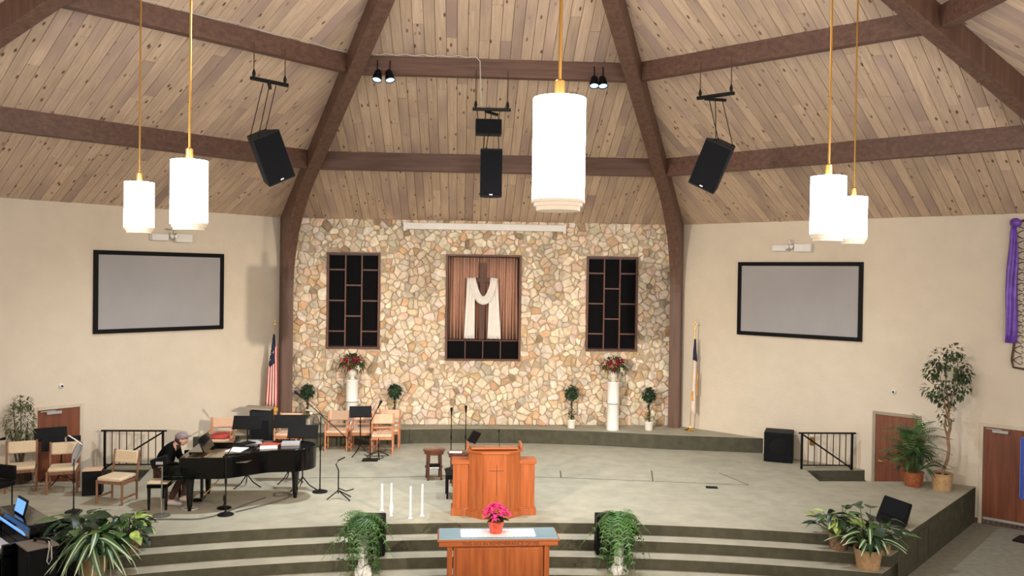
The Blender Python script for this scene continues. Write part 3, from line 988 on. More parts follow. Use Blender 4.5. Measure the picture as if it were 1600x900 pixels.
def hung_speaker(label, barlabel, P, aim, tilt, zc, att, roll, zbar, w=.54, h=.88):
    """P is the point under the beam; aim is the heading of the front"""
    P = Vector(P)
    t = thing('hanging_loudspeaker', label, 'speaker', (P.x, P.y, zc), 0, 'loudspeakers hung from the roof beam')
    m = Matrix.Rotation(aim, 4, 'Z') @ Matrix.Rotation(tilt, 4, 'X') @ Matrix.Rotation(roll, 4, 'Y')
    b = B().xf(m); b.prism(cab(w, 1, .44), -h / 2, h / 2); cb_ = b.build('cabinet', 'cabinet', t, bev=.02)
    b = B().xf(m); b.box((0, -.225, 0), (w - .04, .012, h - .06)); fg_ = b.build('front_grille', 'grille', t, bev=.004)
    b = B().xf(m); b.box((.0, -.234, -h / 2 + .055), (.06, .004, .022)); b.build('badge', 'chrome', fg_, smooth=False)
    for k, (x, y) in enumerate(((-.15, .08), (.15, .08), (-.1, -.15))):
        q = m @ Vector((x, y, h / 2))
        b = B(); dx = (-.12, .12, 0)[k]
        e = Matrix.Rotation(aim, 3, 'Z') @ Vector((dx, .0, 0))
        b.tube([q, (e.x, e.y, zbar - zc - .05)], .008, 6)
        b.ball(q, .025, 8, 5); b.build('suspension_cable', 'blackm', t)
    g = thing('rigging_bar', barlabel, 'rigging', (P.x, P.y, zbar), 0, 'rigging bars above the loudspeakers')
    a0, a1 = Vector(att[0]), Vector(att[1])
    d = Vector((a1.x - a0.x, a1.y - a0.y, 0)).normalized()
    ang = math.atan2(d.y, d.x)
    b = B(); b.box((0, 0, 0), (.74, .07, .06), ang); b.build('bar', 'blackm', g, bev=.01)
    b = B(); b.box((0, 0, -.07), (.42, .06, .05), ang + R(55)); b.build('swivel_arm', 'blackm', g, bev=.01)
    for s in (-1, 1):
        e = d * .31 * s
        top = (e.x, e.y, att[2] - zbar)
        b = B(); b.tube([(e.x, e.y, .03), top], .009, 6); hc_ = b.build('hanger_cable', 'iron', g)
        b = B(); b.lathe([(.012, .03), (.03, .06), (.03, .10), (.012, .16)], (e.x, e.y, 0), 8); b.build('shackle', 'blackm', hc_)
    return t


hung_speaker('black loudspeaker hanging tilted on the left, below the roof beam', 'black rigging bar above the left hanging loudspeaker', (-4.00, 15.15, 0), R(38), R(10), 7.10, ((-4.17, 14.97), (-3.83, 15.31), 9.05), R(-27), 8.42)
hung_speaker('black loudspeaker hanging tilted on the right, below the roof beam', 'black rigging bar above the right hanging loudspeaker', (3.95, 15.2, 0), R(-38), R(10), 7.14, ((3.76, 15.38), (4.14, 15.0), 9.05), R(27), 8.40)
hung_speaker('tall black loudspeaker hanging upright at the centre of the roof', 'black rigging bar above the two central hanging loudspeakers', (-.06, 16.5, 0), R(0), R(4), 7.06, ((-.31, 16.5), (.2, 16.5), 9.05), 0, 8.30, .43, .93)
t = thing('hanging_loudspeaker', 'small wide black loudspeaker hanging between the central rigging bar and the tall one', 'speaker', (-.12, 16.40, 7.93), 0, 'loudspeakers hung from the roof beam')
b = B(); b.box((0, 0, 0), (.50, .3, .29)); b.build('cabinet', 'cabinet', t, bev=.015)
b = B(); b.box((0, -.155, 0), (.47, .012, .26)); b.build('front_grille', 'grille', t, bev=.004)
for s in (-1, 1):
    B().tube([(s * .2, 0, .14), (s * .22, .08, .36)], .008, 6).build('suspension_cable', 'blackm', t)
b = B()
b.tube([Vector((-2.5 + .02 * i, 16.40, 9.28 + .02 * math.sin(i * .37))) for i in range(0, 110, 5)] + [Vector((-.30, 16.40, 9.2)), Vector((-.29, 16.4, 8.9)), Vector((-.26, 16.42, 8.35))], .012, 6)
tag(b.build('speaker_cable', 'wcable'), 'white cable running along the upper beam to the central loudspeakers', 'cable')
pl = facet_matrix(-1)
b = B().xf(pl); b.tube([(x, 6.56, 9.30 - .0 + .02 * math.sin(x * 5)) for x in [-2.3 + .3 * i for i in range(17)]], .012, 6)
tag(b.build('speaker_cable', 'wcable'), 'white cable running along the upper beam on the left', 'cable')


# ------------------------------------------------------------------ furniture builders
def lean_chair(name, label, loc, rz, wood_, pad_, group, arms=False, skirt=False):
    """front towards local -y"""
    t = thing(name, label, 'chair', loc, rz, group)
    w, d, h = .56, .52, .92
    for s in (-1, 1):
        b = B(); x = s * (w / 2 - .02)
        b.tube([(x, .20, 0), (x, .20, .42), (x, .25, .70), (x, .29, h)], .021, 8); b.build('leg', wood_, t)
        b = B(); b.tube([(x, -.24, 0), (x, -.24, .44)], .021, 8); b.build('leg', wood_, t)
        B().box((x, -.02, .40), (.035, .46, .06)).build('side_rail', wood_, t, bev=.005); B().box((x, -.02, .12), (.03, .44, .035)).build('side_rail', wood_, t, bev=.005)
        if arms:
            b = B(); b.tube([(x, -.24, .42), (x, -.24, .62), (x, -.20, .64), (x, .26, .66)], .019, 8); b.build('armrest', wood_, t)
    B().box((0, -.22, .40), (w - .06, .03, .06)).build('seat_rail', wood_, t, bev=.005); B().box((0, .2, .40), (w - .06, .03, .06)).build('seat_rail', wood_, t, bev=.005)
    b = B(); b.box((0, -.02, .465), (w - .07, .50, .075)); b.build('seat', pad_, t, bev=.03)
    b = B(); b.box((0, .265, .79), (w - .07, .06, .24), m=Matrix.Rotation(R(-10), 3, 'X')); b.build('backrest', pad_, t, bev=.028)
    if skirt:
        b = B(); b.box((0, .235, .58), (w - .09, .03, .04)); b.build('lower_back_rail', wood_, t, bev=.01)
    return t


GC = 'padded chairs along the rear platform'
c1 = lean_chair('padded_chair', 'peach padded chair beside the large flower pedestal, left of the music stand', (-3.60, 21.10, ZS), 0, 'chairw', 'pad', GC, True, True)
c1.children
def chair_at(label, x, y, rz=0, z=ZS): return dup(c1, (x, y, z), rz, label)
chair_at('peach padded chair mostly hidden behind the single black music stand', -2.98, 21.14)
chair_at('peach padded chair at the right end of the rear row', -2.36, 21.30)
chair_at('peach padded chair standing in front of the right end of the rear row', -2.46, 20.62, R(2))
chair_at('peach padded chair behind the piano with a red cloth on its seat', -6.12, 20.0, R(4))
chair_at('peach padded chair seen behind the pair of overlapping music stands', -4.72, 20.7, R(-4))
t = tag(B().add(*[[(-.22, -.26, 0), (.2, -.28, .01), (.24, .1, .03), (.05, .16, .05), (-.2, .12, .02)], [(0, 1, 2, 3, 4)]]).build('red_cloth', 'red', solid=.03), 'red cloth lying on the seat of the peach chair behind the piano', 'cloth')
t.location = (-6.12, 20.0, ZS + .53)
GL = 'padded chairs on the left of the stage'
d1 = lean_chair('padded_chair', 'wooden chair with cream pads, alone in front of the black box drum', (-6.98, 16.28, ZS), R(-14), 'chairw2', 'padb', GL, False)
dup(d1, (-8.32, 17.05, ZS), R(18), 'wooden chair with cream pads beside the black box drum, cloth hanging at its side')
dup(d1, (-9.17, 17.15, ZS), R(24), 'wooden chair with cream pads in front of the left potted tree')


def music_stand(label, loc, rz, w=.52, h=1.2, tilt=-24, lip='', group='black music stands'):
    t = thing('music_stand', label, 'music stand', loc, rz, group)
    m = Matrix.Translation((0, -.02, h)) @ Matrix.Rotation(R(tilt), 4, 'X')
    b = B().xf(m); b.box((0, 0, .03), (w, .012, .27)); b.box((0, -.03, -.11), (w, .06, .012)); b.build('desk', 'black', t, bev=.004)
    B().tube([(0, .0, .22), (0, 0, h - .02)], .014, 8).build('pole', 'blackm', t)
    b = B(); b.box((0, .02, h - .02), (.1, .06, .06)); b.build('clamp', 'blackm', t, bev=.006)
    for k in range(3):
        a = R(90 + 120 * k + 20)
        b = B(); b.tube([(0, 0, .26), (math.cos(a) * .14, math.sin(a) * .14, .10), (math.cos(a) * .3, math.sin(a) * .3, .012)], .012, 6); b.build('leg', 'blackm', t)
    return t


ms = music_stand('black music stand behind the piano, nearest the dark lectern', (-4.86, 17.35, ZS), R(-3), h=1.28, w=.58)
music_stand('black music stand behind the piano, left of an overlapping pair', (-4.10, 17.75, ZS), R(2), h=1.24, w=.66)
music_stand('black music stand behind the piano, right and lower of an overlapping pair', (-3.72, 17.15, ZS), R(-2), h=1.14, w=.60)
music_stand('black music stand in front of the rear row of peach chairs', (-2.96, 20.4, ZS), R(8), h=1.02, w=.52)
music_stand('black music stand at the far left, in front of the door, higher of two', (-9.0, 17.98, ZS), R(30), h=.92, w=.60)
music_stand('black music stand at the far left behind the cream chair, lower of two', (-8.62, 17.62, ZS), R(24), h=.80, w=.70)


def mic_stand(label, loc, h, base='round', boom=None, head=True, mat_='blackm', br=.145):
    t = thing('microphone_stand', label, 'mic stand', loc, 0, 'microphone stands')
    if base == 'round':
        B().lathe([(br, 0), (br, .015), (br * .8, .03), (.03, .045), (.02, .07)], n=20).build('base', mat_, t)
    elif base == 'flat':
        b = B(); b.box((0, 0, .012), (.36, .3, .02)); b.build('base', mat_, t, bev=.005)
    else:
        for k in range(3):
            a = R(40 + 120 * k)
            B().tube([(0, 0, .16), (math.cos(a) * .3, math.sin(a) * .3, .012)], .012, 6).build('leg', mat_, t)
    B().tube([(0, 0, .03), (0, 0, h)], [.013, .010], 8).build('pole', mat_, t)
    b = B(); b.lathe([(.022, 0), (.022, .09)], (0, 0, h * .55), 10); b.build('clutch', mat_, t)
    tip = Vector((0, 0, h)); pa_ = t
    if boom:
        p, q = Vector(boom[0]), Vector(boom[1])
        pa_ = B().tube([p, q], .009, 6).build('boom_arm', mat_, t); tip = p
        d = (p - q).normalized()
    else: d = Vector((0, -.3, .5)).normalized()
    if head:
        b = B(); b.tube([tip, tip + d * .03, tip + d * .13, tip + d * .15, tip + d * .20, tip + d * .21], [.014, .017, .021, .028, .028, .01], 10); b.build('microphone', 'black', pa_)
    return t


mic_stand('round-based mic stand in front of the piano, at mid rim', (-4.74, 15.35, ZS), 1.02, mat_='blackm', boom=((.05, .30, 1.20), (-.02, 0, 1.0)))
mic_stand('low dark round base beside the mic stand in front of the piano', (-4.88, 15.78, ZS), .25, head=False, br=.13)
mic_stand('round-based mic stand with long slanting boom right of the piano', (-3.34, 16.95, ZS), 1.50, boom=((-.36, 0, 1.86), (.62, 0, .98)), br=.15)
mic_stand('tall thin mic stand behind the pulpit, left of the pair', (-.78, 18.9, ZS), 1.22)
mic_stand('tall thicker mic stand behind the pulpit, right of the pair', (-.46, 18.8, ZS), 1.28)
mic_stand('short black stand on a flat base before the rear chairs', (-2.66, 19.85, ZS), .95, base='flat', boom=((.14, .2, 1.18), (-.02, 0, .85)))
mic_stand('tripod stand with tangled cable in front of the peach chairs', (-2.5, 20.15, ZS), .45, base='tripod', head=False)
mic_stand('black mic stand on the left with pole rising beside the cream chair', (-7.46, 15.55, ZS), .95, head=False)
# instrument on the top of it
t = thing('cloth_bundle', 'grey cloth bundle and chrome bracket hanging at the side of the cream chair', 'cloth', (-7.98, 17.0, ZS + .9))
vs = []
pth = [(.0 - .16 * k / 8, 0, .06 - .52 * k / 8, .12 + .08 * math.sin(k * .6), .15) for k in range(9)]
ribbon_sheet(pth, .2, name='cloth', m='fabricg', parent=t, pleat=.03, freq=1.5)
B().tube([(.04, 0, .02), (-.1, 0, .12), (-.22, 0, .20), (-.28, 0, .16), (-.27, 0, .06)], .018).build('hook', 'chrome', t)
t = thing('guitar_stand', 'small bent black instrument stand on tripod feet right of the piano', 'stand', (-2.91, 16.45, ZS))
B().tube([(0, 0, .1), (0, 0, .55), (-.05, 0, .66), (0, 0, .74), (.12, 0, .80)], .013).build('neck', 'blackm', t)
for k, (x, y) in enumerate(((-.2, -.1), (.25, -.2), (.22, .12))): B().tube([(0, 0, .16), (x, y, .01)], .012, 6).build('leg', 'blackm', t)
B().tube([(0, 0, .2), (.16, -.06, .16), (.3, -.05, .2)], .011, 6).build('cradle', 'blackm', t)

# ------------------------------------------------------------------ grand piano (keyboard towards -x, straight side far)
PI_ = thing('grand_piano', 'black lacquered grand piano on the left of the stage, lid flap folded back', 'piano', (-5.55, 15.50, ZS), R(2))
L_, Wd = 2.24, 1.45


def rim():
    pts = [(0.0, 0.0), (.62, 0.0)]
    for k in range(1, 15):
        u = k / 14
        pts.append((.62 + (1.56 - .62) * u, .0 + .50 * (u * u * (3 - 2 * u))))
    for k in range(1, 12):
        a = -math.pi / 2 + math.pi * k / 11 * .94
        pts.append((1.72 + .52 * math.cos(a) * .98, .97 + .47 * math.sin(a)))
    pts.append((0, Wd))
    return pts


rp = rim()
zb, zt = .60, .985
b = B(); n = len(rp)
cxm = sum(p[0] for p in rp) / n; cym = sum(p[1] for p in rp) / n
inn = [(x + (cxm - x) * .05, y + (cym - y) * .05) for x, y in rp]
b.add([(x, y, zb) for x, y in rp] + [(x, y, zt) for x, y in rp] + [(x, y, zt) for x, y in inn] + [(x, y, zb + .1) for x, y in inn],
      [(i, (i + 1) % n, n + (i + 1) % n, n + i) for i in range(n)] + [(n + i, n + (i + 1) % n, 2 * n + (i + 1) % n, 2 * n + i) for i in range(n)] +
      [(2 * n + i, 2 * n + (i + 1) % n, 3 * n + (i + 1) % n, 3 * n + i) for i in range(n)] + [tuple(range(n))[::-1]])
b.build('rim', 'lacquer', PI_, ang=50)
b = B(); b.prism(inn, zb + .18, zb + .24); sp_ = b.build('string_plate', 'iron_gold', PI_)
b = B()
for i in range(30):
    y = .12 + i * .042
    b.box((.35 + .012 * i * .6 + .30, y, zb + .27), (.9 + .012 * i, .006, .006))
stuff(b.build('strings', 'chrome', sp_, smooth=False))
# key block in front of the case
b = B(); b.b2((-.36, 0, .58), (0, Wd, .66)); b.b2((-.36, 0, .66), (0.02, .06, .84)); b.b2((-.36, Wd - .06, .66), (.02, Wd, .84)); b.b2((-.06, .0, .66), (.02, Wd, .985)); kb_ = b.build('key_bed', 'lacquer', PI_, bev=.012)
b = B()
for i in range(52): b.box((-.15, .085 + i * .0247, .685), (.15, .0235, .03))
stuff(b.build('white_keys', 'paper', kb_, smooth=False))
b = B()
for i in range(51):
    if i % 7 not in (2, 6): b.box((-.12, .0975 + i * .0247, .703), (.09, .011, .02))
stuff(b.build('black_keys', 'black', kb_, smooth=False))
# main lid, hinged far side, closed, plus the flap folded back on it
lid = [p for p in rp if p[0] > .70]
lid = [(.70, .01)] + [(x, y) for x, y in lid if y < Wd - .001] + [(.70, Wd)]
b = B(); b.prism(lid, zt + .003, zt + .028); b.build('lid', 'lacquer', PI_, bev=.006)
b = B(); b.prism([(.72, .05), (1.15, .18), (1.15, Wd - .02), (.72, Wd - .02)], zt + .03, zt + .055); b.build('lid_flap', 'lacquer', PI_, bev=.006)
b = B(); b.box((.22, .74, zt + .135), (.025, .72, .30), m=Matrix.Rotation(R(-24), 3, 'Y')); b.box((.14, .74, zt + .015), (.26, .76, .025)); b.build('music_desk', 'lacquer', PI_, bev=.008)
for x, y in ((.10, .12), (.12, 1.32), (1.84, .96)):
    b = B(); b.lathe([(.03, .03), (.045, .06), (.05, .12), (.06, .3), (.078, .52), (.085, .62)], (x, y, 0), 8); b.lathe([(.035, 0), (.035, .05)], (x, y, 0), 10); b.build('leg', 'lacquer', PI_)
b = B(); b.box((.16, .72, .34), (.05, .07, .5)); b.box((.12, .72, .08), (.16, .34, .07)); ly_ = b.build('pedal_lyre', 'lacquer', PI_, bev=.008)
b = B()
for k in (-1, 0, 1): b.box((.01, .72 + k * .07, .055), (.12, .03, .012)); 
b.build('pedals', 'brass', ly_, bev=.004)
for k in (0, 1): B().tube([(.22, .68 + .06 * k, .14), (.62, .74 + .08 * k, .60)], .008, 6).build('lyre_rod', 'brass', ly_)


def onpiano(x, y, z):
    a = R(2); return (-5.55 + x * math.cos(a) - y * math.sin(a), 15.50 + x * math.sin(a) + y * math.cos(a), ZS + z)


def sheet(name, label, cat, loc, size, rz, m, th=.006, group=None, tiltx=0):
    b = B(); b.box((0, 0, th / 2), (size[0], size[1], th))
    o = b.build(name, m, bev=min(.003, th / 3)); o.location = loc; o.rotation_euler = (tiltx, 0, rz)
    return tag(o, label, cat, group)


GP = 'papers and books on the piano lid'
sheet('sheet_music', 'white sheet of music lying on the left of the piano lid', 'paper', onpiano(.86, .42, zt + .057), (.30, .42), R(-8), 'paper', .006, GP)
sheet('music_book', 'grey music book on the piano lid beside the folded flap', 'book', onpiano(1.0, 1.0, zt + .057), (.34, .26), R(30), 'fabricg', .03, GP)
sheet('music_book', 'dark music book with pale edges near the middle of the piano lid', 'book', onpiano(1.38, .72, zt + .030), (.32, .24), R(12), 'paper', .02, GP)
sheet('folder', 'red and grey patterned folder on the middle of the piano lid', 'folder', onpiano(1.36, 1.02, zt + .030), (.34, .28), R(-10), 'foil', .014, GP)
sheet('hymnal', 'dark closed hymnal stack towards the tail of the piano lid', 'book', onpiano(1.74, 1.02, zt + .030), (.34, .26), R(6), 'fabricg', .05, GP)
sheet('binder', 'black binder lying across the folded lid flap of the piano', 'binder', onpiano(.93, .82, zt + .09), (.32, .22), R(55), 'black', .02, GP)
# bench
t = thing('piano_bench', 'black piano bench with a cream cushion at the keyboard', 'bench', (-6.05, 16.08, ZS), R(2))
b = B(); b.box((0, 0, .44), (.36, .92, .07)); b.build('seat_box', 'lacquer', t, bev=.008)
b = B(); b.box((0, 0, .495), (.36, .92, .04)); b.build('cushion', 'padb', t, bev=.018)
for x in (-.15, .15):
    for y in (-.42, .42):
        b = B(); b.lathe([(.018, 0), (.024, .05), (.033, .41)], (x, y, 0), 8); b.build('leg', 'lacquer', t)
# tablet holder on a round based stand by the keyboard
t = thing('tablet_stand', 'grey round-based stand carrying a black boxy device by the piano keyboard', 'stand', (-5.84, 15.30, ZS), 0)
B().lathe([(.15, 0), (.15, .012), (.11, .03), (.02, .05)], n=20).build('base', 'cable', t)
B().tube([(0, 0, .03), (.0, 0, .25), (-.01, 0, .3), (0, 0, .36), (0.01, 0, .88)], .013).build('pole', 'chrome', t)
b = B(); b.box((-.03, 0, .96), (.30, .12, .16), m=Matrix.Rotation(R(-18), 3, 'Y')); b.build('device', 'black', t, bev=.015)
b = B(); b.box((-.02, -.065, .95), (.12, .01, .05)); b.build('display', 'fabricg', t)

# ------------------------------------------------------------------ the seated pianist


def skin_mesh(name, m, parent, verts, edges, radii, sub=2, root=0, loc=(0, 0, 0)):
    me = bpy.data.meshes.new(name); me.from_pydata(verts, edges, []); me.materials.append(M[m])
    o = bpy.data.objects.new(name, me); COL.objects.link(o); o.parent = parent; o.location = loc
    sk = o.modifiers.new('skin', 'SKIN'); sk.use_smooth_shade = True
    for i, r in enumerate(radii):
        v = me.skin_vertices[0].data[i]; v.radius = r if isinstance(r, tuple) else (r, r); v.use_root = (i == root)
    sb = o.modifiers.new('sub', 'SUBSURF'); sb.levels = sb.render_levels = sub
    return o


PX, PY = -6.12, 16.12
per = thing('person', 'person in a black jacket and grey cap seated at the piano, leaning over the keys', 'person', (PX, PY, ZS), 0)
# body: facing +x; joints
J = dict(pel=(0, 0, .60), sp=(.05, 0, .80), ch=(.15, 0, 1.00), nk=(.25, 0, 1.11), hd=(.34, -.01, 1.17), top=(.37, -.01, 1.28),
         ls=(.18, .19, 1.08), le=(.24, .27, .80), lw=(.50, .22, .75), rs=(.18, -.19, 1.08), re=(.20, -.27, .80), rw=(.46, -.26, .76),
         lh=(.03, .10, .56), lk=(.43, .12, .53), la=(.36, .12, .10), lf=(.52, .13, .05), rh=(.03, -.10, .56), rk=(.41, -.13, .53), ra=(.20, -.14, .10), rf=(.36, -.15, .05))
names = list(J); ix = {n: i for i, n in enumerate(names)}
ed = [('pel', 'sp'), ('sp', 'ch'), ('ch', 'nk'), ('nk', 'hd'), ('hd', 'top'), ('ch', 'ls'), ('ls', 'le'), ('le', 'lw'), ('ch', 'rs'), ('rs', 're'), ('re', 'rw'),
      ('pel', 'lh'), ('lh', 'lk'), ('lk', 'la'), ('la', 'lf'), ('pel', 'rh'), ('rh', 'rk'), ('rk', 'ra'), ('ra', 'rf')]
rad = dict(pel=(.13, .15), sp=(.12, .14), ch=(.12, .16), nk=.055, hd=.085, top=.075, ls=.065, le=.045, lw=.03, rs=.065, re=.045, rw=.03, lh=.09, lk=.06, la=.038, lf=.03, rh=.09, rk=.06, ra=.038, rf=.03)
verts = [J[n] for n in names]; edges = [(ix[a], ix[c]) for a, c in ed]; radii = [rad[n] for n in names]
# hands: palm and five fingers each
for wn, s in (('lw', 1), ('rw', -1)):
    w = Vector(J[wn]); verts.append(tuple(w + Vector((.05, 0, .005)))); radii.append((.028, .018)); pi_ = len(verts) - 1; edges.append((ix[wn], pi_))
    palm = Vector(verts[pi_])
    for k, (dy, ln) in enumerate(((-.030, .060), (-.011, .072), (.009, .070), (.028, .052), (-.045 * s, .040))):
        a = palm + Vector((.035 if k < 4 else .0, dy, .006)); c2 = a + Vector((ln * .6, dy * .2, -.002)); e = c2 + Vector((ln * .45, 0, -.026))
        o_ = len(verts); verts += [tuple(a), tuple(c2), tuple(e)]; radii += [.0095, .0085, .007]; edges += [(pi_, o_), (o_, o_ + 1), (o_ + 1, o_ + 2)]
body = skin_mesh('body', 'skin', per, verts, edges, radii)
# face: nose, ears, eyes on the head
b = B(); hc = Vector((.365, -.01, 1.20))
b.ball(hc, .098, 16, 12, (1.05, .82, 1.18)); b.lathe([(.016, -.02), (.012, .02)], hc + Vector((.105, 0, -.005)), 8); b.ball(hc + Vector((0, .083, -.01)), .026, 8, 6, (.8, .4, 1.2)); b.ball(hc + Vector((0, -.083, -.01)), .026, 8, 6, (.8, .4, 1.2))
hd_ = b.build('head', 'skin', per)
b = B(); [b.ball(hc + Vector((.09, s * .033, .02)), .010, 8, 6) for s in (-1, 1)]; b.box(hc + Vector((.096, 0, -.055)), (.01, .04, .008)); b.build('eyes_and_mouth', 'hair', hd_)
b = B(); b.ball(hc + Vector((-.028, 0, .0)), .102, 16, 10, (.98, .86, 1.1), .03); b.ball(hc + Vector((-.075, 0, -.10)), .06, 10, 8, (.8, 1, 1.5), .05); b.build('hair', 'hair', hd_)
b = B(); b.ball(hc + Vector((-.005, 0, .055)), .112, 18, 10, (1.08, .92, .72)); b.prism([(hc.x + .03 + .15 * math.cos(a), hc.y + .088 * math.sin(a)) for a in [i * math.pi / 8 - math.pi / 2 for i in range(9)]], hc.z + .052, hc.z + .066); b.build('cap', 'cap', hd_)
# clothing over the body
jn = ['pel', 'sp', 'ch', 'nk', 'ls', 'le', 'lw', 'rs', 're', 'rw']
jv = [J[n] for n in jn]; jv[3] = (.22, 0, 1.10); jv[6] = (.46, .225, .765); jv[9] = (.42, -.262, .775)
je = [(0, 1), (1, 2), (2, 3), (2, 4), (4, 5), (5, 6), (2, 7), (7, 8), (8, 9)]
skin_mesh('jacket', 'jacket', per, jv, je, [(.16, .19), (.155, .18), (.15, .195), .085, .09, .068, .05, .09, .068, .05])
tn = ['pel', 'lh', 'lk', 'la', 'rh', 'rk', 'ra']; tv = [J[n] for n in tn]; tv[0] = (0, 0, .59)
skin_mesh('trousers', 'jeans', per, tv, [(0, 1), (1, 2), (2, 3), (0, 4), (4, 5), (5, 6)], [(.14, .17), .105, .08, .055, .105, .08, .055])
for n_ in ('l', 'r'):
    a, f_ = Vector(J[n_ + 'a']), Vector(J[n_ + 'f'])
    b = B(); b.tube([a + Vector((-.06, 0, -.05)), a + Vector((0, 0, -.04)), (a + f_) / 2 + Vector((0, 0, -.02)), f_ + Vector((.02, 0, -.015)), f_ + Vector((.06, 0, -.02))], [.035, .05, .05, .042, .02], 12); b.build('shoe', 'shoe', per)

# ------------------------------------------------------------------ lectern, stools, pulpit
t = thing('grey_lectern', 'grey metal lectern with a wide flat top behind the music stands', 'lectern', (-5.42, 21.0, ZS), 0)
b = B(); b.box((0, 0, .50), (.50, .36, .96)); b.build('body', 'cabinet', t, bev=.01)
b = B(); b.box((-.06, 0, 1.03), (.64, .42, .045), m=Matrix.Rotation(R(3), 3, 'Y')); b.build('top', 'frame_d', t, bev=.008)
b = B(); b.box((0, -.185, .45), (.42, .01, .6)); b.build('front_panel', 'grille', t)
t = thing('small_table_lamp', 'small pale lamp-like device with a round bulb beside the left column', 'lamp', (-4.35, 21.7, ZP), 0)
B().lathe([(.09, 0), (.09, .02), (.02, .04), (.02, .36)], n=14).build('base', 'chrome', t)
B().ball((0, 0, .42), .045, 12, 8).build('bulb', 'white', t); b = B(); b.box((0, 0, .50), (.26, .1, .02)); b.build('top_plate', 'offwhite', t)


def stool(name, label, loc, h, r, m, group):
    t = thing(name, label, 'stool', loc, R(10), group)
    B().lathe([(r * .9, h - .10), (r * .9, h - .035), (r, h - .03), (r, h - .005), (r * .96, h)], n=28).build('seat', m, t)
    for k in range(4):
        a = R(45 + 90 * k); c, s = math.cos(a), math.sin(a)
        B().tube([(c * r * .84, s * r * .84, 0), (c * r * .78, s * r * .78, .3), (c * r * .72, s * r * .72, h - .05)], [.024, .022, .026], 8).build('leg', m, t)
    b = B()
    for k in range(24):
        a0, a1 = math.tau * k / 24, math.tau * (k + 1) / 24
        b.tube([(math.cos(a0) * r * .8, math.sin(a0) * r * .8, .26), (math.cos(a1) * r * .8, math.sin(a1) * r * .8, .26)], .012, 5)
    b.build('foot_ring', m, t)
    return t


GS = 'round topped wooden stools'
stool('round_stool', 'dark round wooden stool standing clear, left of the pulpit', (-1.13, 18.05, ZS), .64, .235, 'stoolw', GS)
stool('round_stool', 'dark round wooden stool partly hidden by the pulpit, papers on top', (-.60, 17.55, ZS), .68, .24, 'stoolw', GS)
sheet('notes', 'white sheet of notes on the stool beside the pulpit', 'paper', (-.67, 17.5, ZS + .681), (.26, .16), R(-6), 'paper', .006)
sheet('black_case', 'small black case with a pale edge on the foot ring of the clear stool', 'case', (-1.12, 18.0, ZS + .275), (.24, .14), R(4), 'black', .05)
sheet('dropped_paper', 'white folded paper beneath the small black case on the clear stool', 'paper', (-1.12, 17.9, ZS + .262), (.2, .1), R(4), 'paper', .012)
t = thing('black_side_table', 'small black square-topped table with legs tucked beside the pulpit', 'table', (-.68, 16.62, ZS), R(4))
b = B(); b.box((0, 0, .46), (.36, .5, .05)); b.box((0, 0, .41), (.32, .46, .06)); b.build('top', 'black', t, bev=.008)
for x in (-.15, .15):
    for y in (-.2, .2): b = B(); b.box((x, y, .21), (.04, .04, .42)); b.build('leg', 'black', t, bev=.004)

PU = thing('pulpit', 'honey oak pulpit with angled front, side wings and a thin inlaid cross', 'pulpit', (.035, 15.3, ZS), R(1))
body_ = [(-.46, .30), (-.46, -.02), (-.19, -.26), (.21, -.26), (.47, -.02), (.47, .30)]
def off(p, d): return [(x + (d if x > 0 else -d), y - d if y < 0.1 else y) for x, y in p]
b = B(); b.prism([(x, y) for x, y in body_][::1], .10, 1.16); b.build('front_body', 'oak', PU, smooth=False, bev=.006)
b = B(); b.prism(off(body_, .03), 0, .10); b.prism(off(body_, .018), .10, .125); b.build('plinth', 'oak', PU, smooth=False, bev=.006)
b = B(); b.prism(off(body_, .035), 1.16, 1.20, [(x, y) for x, y in off(body_, .035)]); 
b.b2((-.50, -.02, 1.16), (-.455, .34, 1.29)); b.b2((.465, -.02, 1.16), (.51, .34, 1.29)); b.build('ledge', 'oak_h', PU, smooth=False, bev=.006)
b = B(); b.box((0, .06, 1.215), (.84, .46, .03), m=Matrix.Rotation(R(-6), 3, 'X')); b.build('reading_desk', 'oak_h', PU, bev=.004)
for s in (-1, 1):
    b = B(); b.b2((s * .46, -.0, .10), (s * .74, .30, .93)); b.build('side_wing', 'oak', PU, smooth=False, bev=.006)
    b = B(); b.b2((s * .45, -.03, 0), (s * .77, .33, .12)); b.b2((s * .455, -.022, .12), (s * .762, .32, .14)); b.build('wing_plinth', 'oak', PU, smooth=False, bev=.006)
    b = B(); b.b2((s * .45, -.03, .93), (s * .77, .33, .985)); b.b2((s * .455, -.018, .985), (s * .755, .32, 1.0)); b.build('wing_cap', 'oak_h', PU, smooth=False, bev=.006)
b = B(); b.b2((.028, -.2655, .42), (.038, -.259, .97)); b.b2((-.10, -.2655, .855), (.155, -.259, .865)); b.build('inlaid_cross', 'engrave', PU, smooth=False)
b = B(); b.tube([(.10, .1, 1.22), (.09, .1, 1.40), (.085, .08, 1.50)], .005, 6); b.tube([(.085, .08, 1.49), (.083, .07, 1.54)], .014, 8); b.build('gooseneck_microphone', 'black', PU)
o = B().box((0, 0, 0), (.17, .035, .23)).build('bible', 'black', bev=.006); o.location = (-.33, 15.38, ZS + 1.40); o.rotation_euler = (R(18), R(24), R(22)); tag(o, 'dark open book propped at the left of the pulpit top', 'book')
B().box((0, .004, 0), (.155, .031, .22)).build('page_block', 'paper', o)

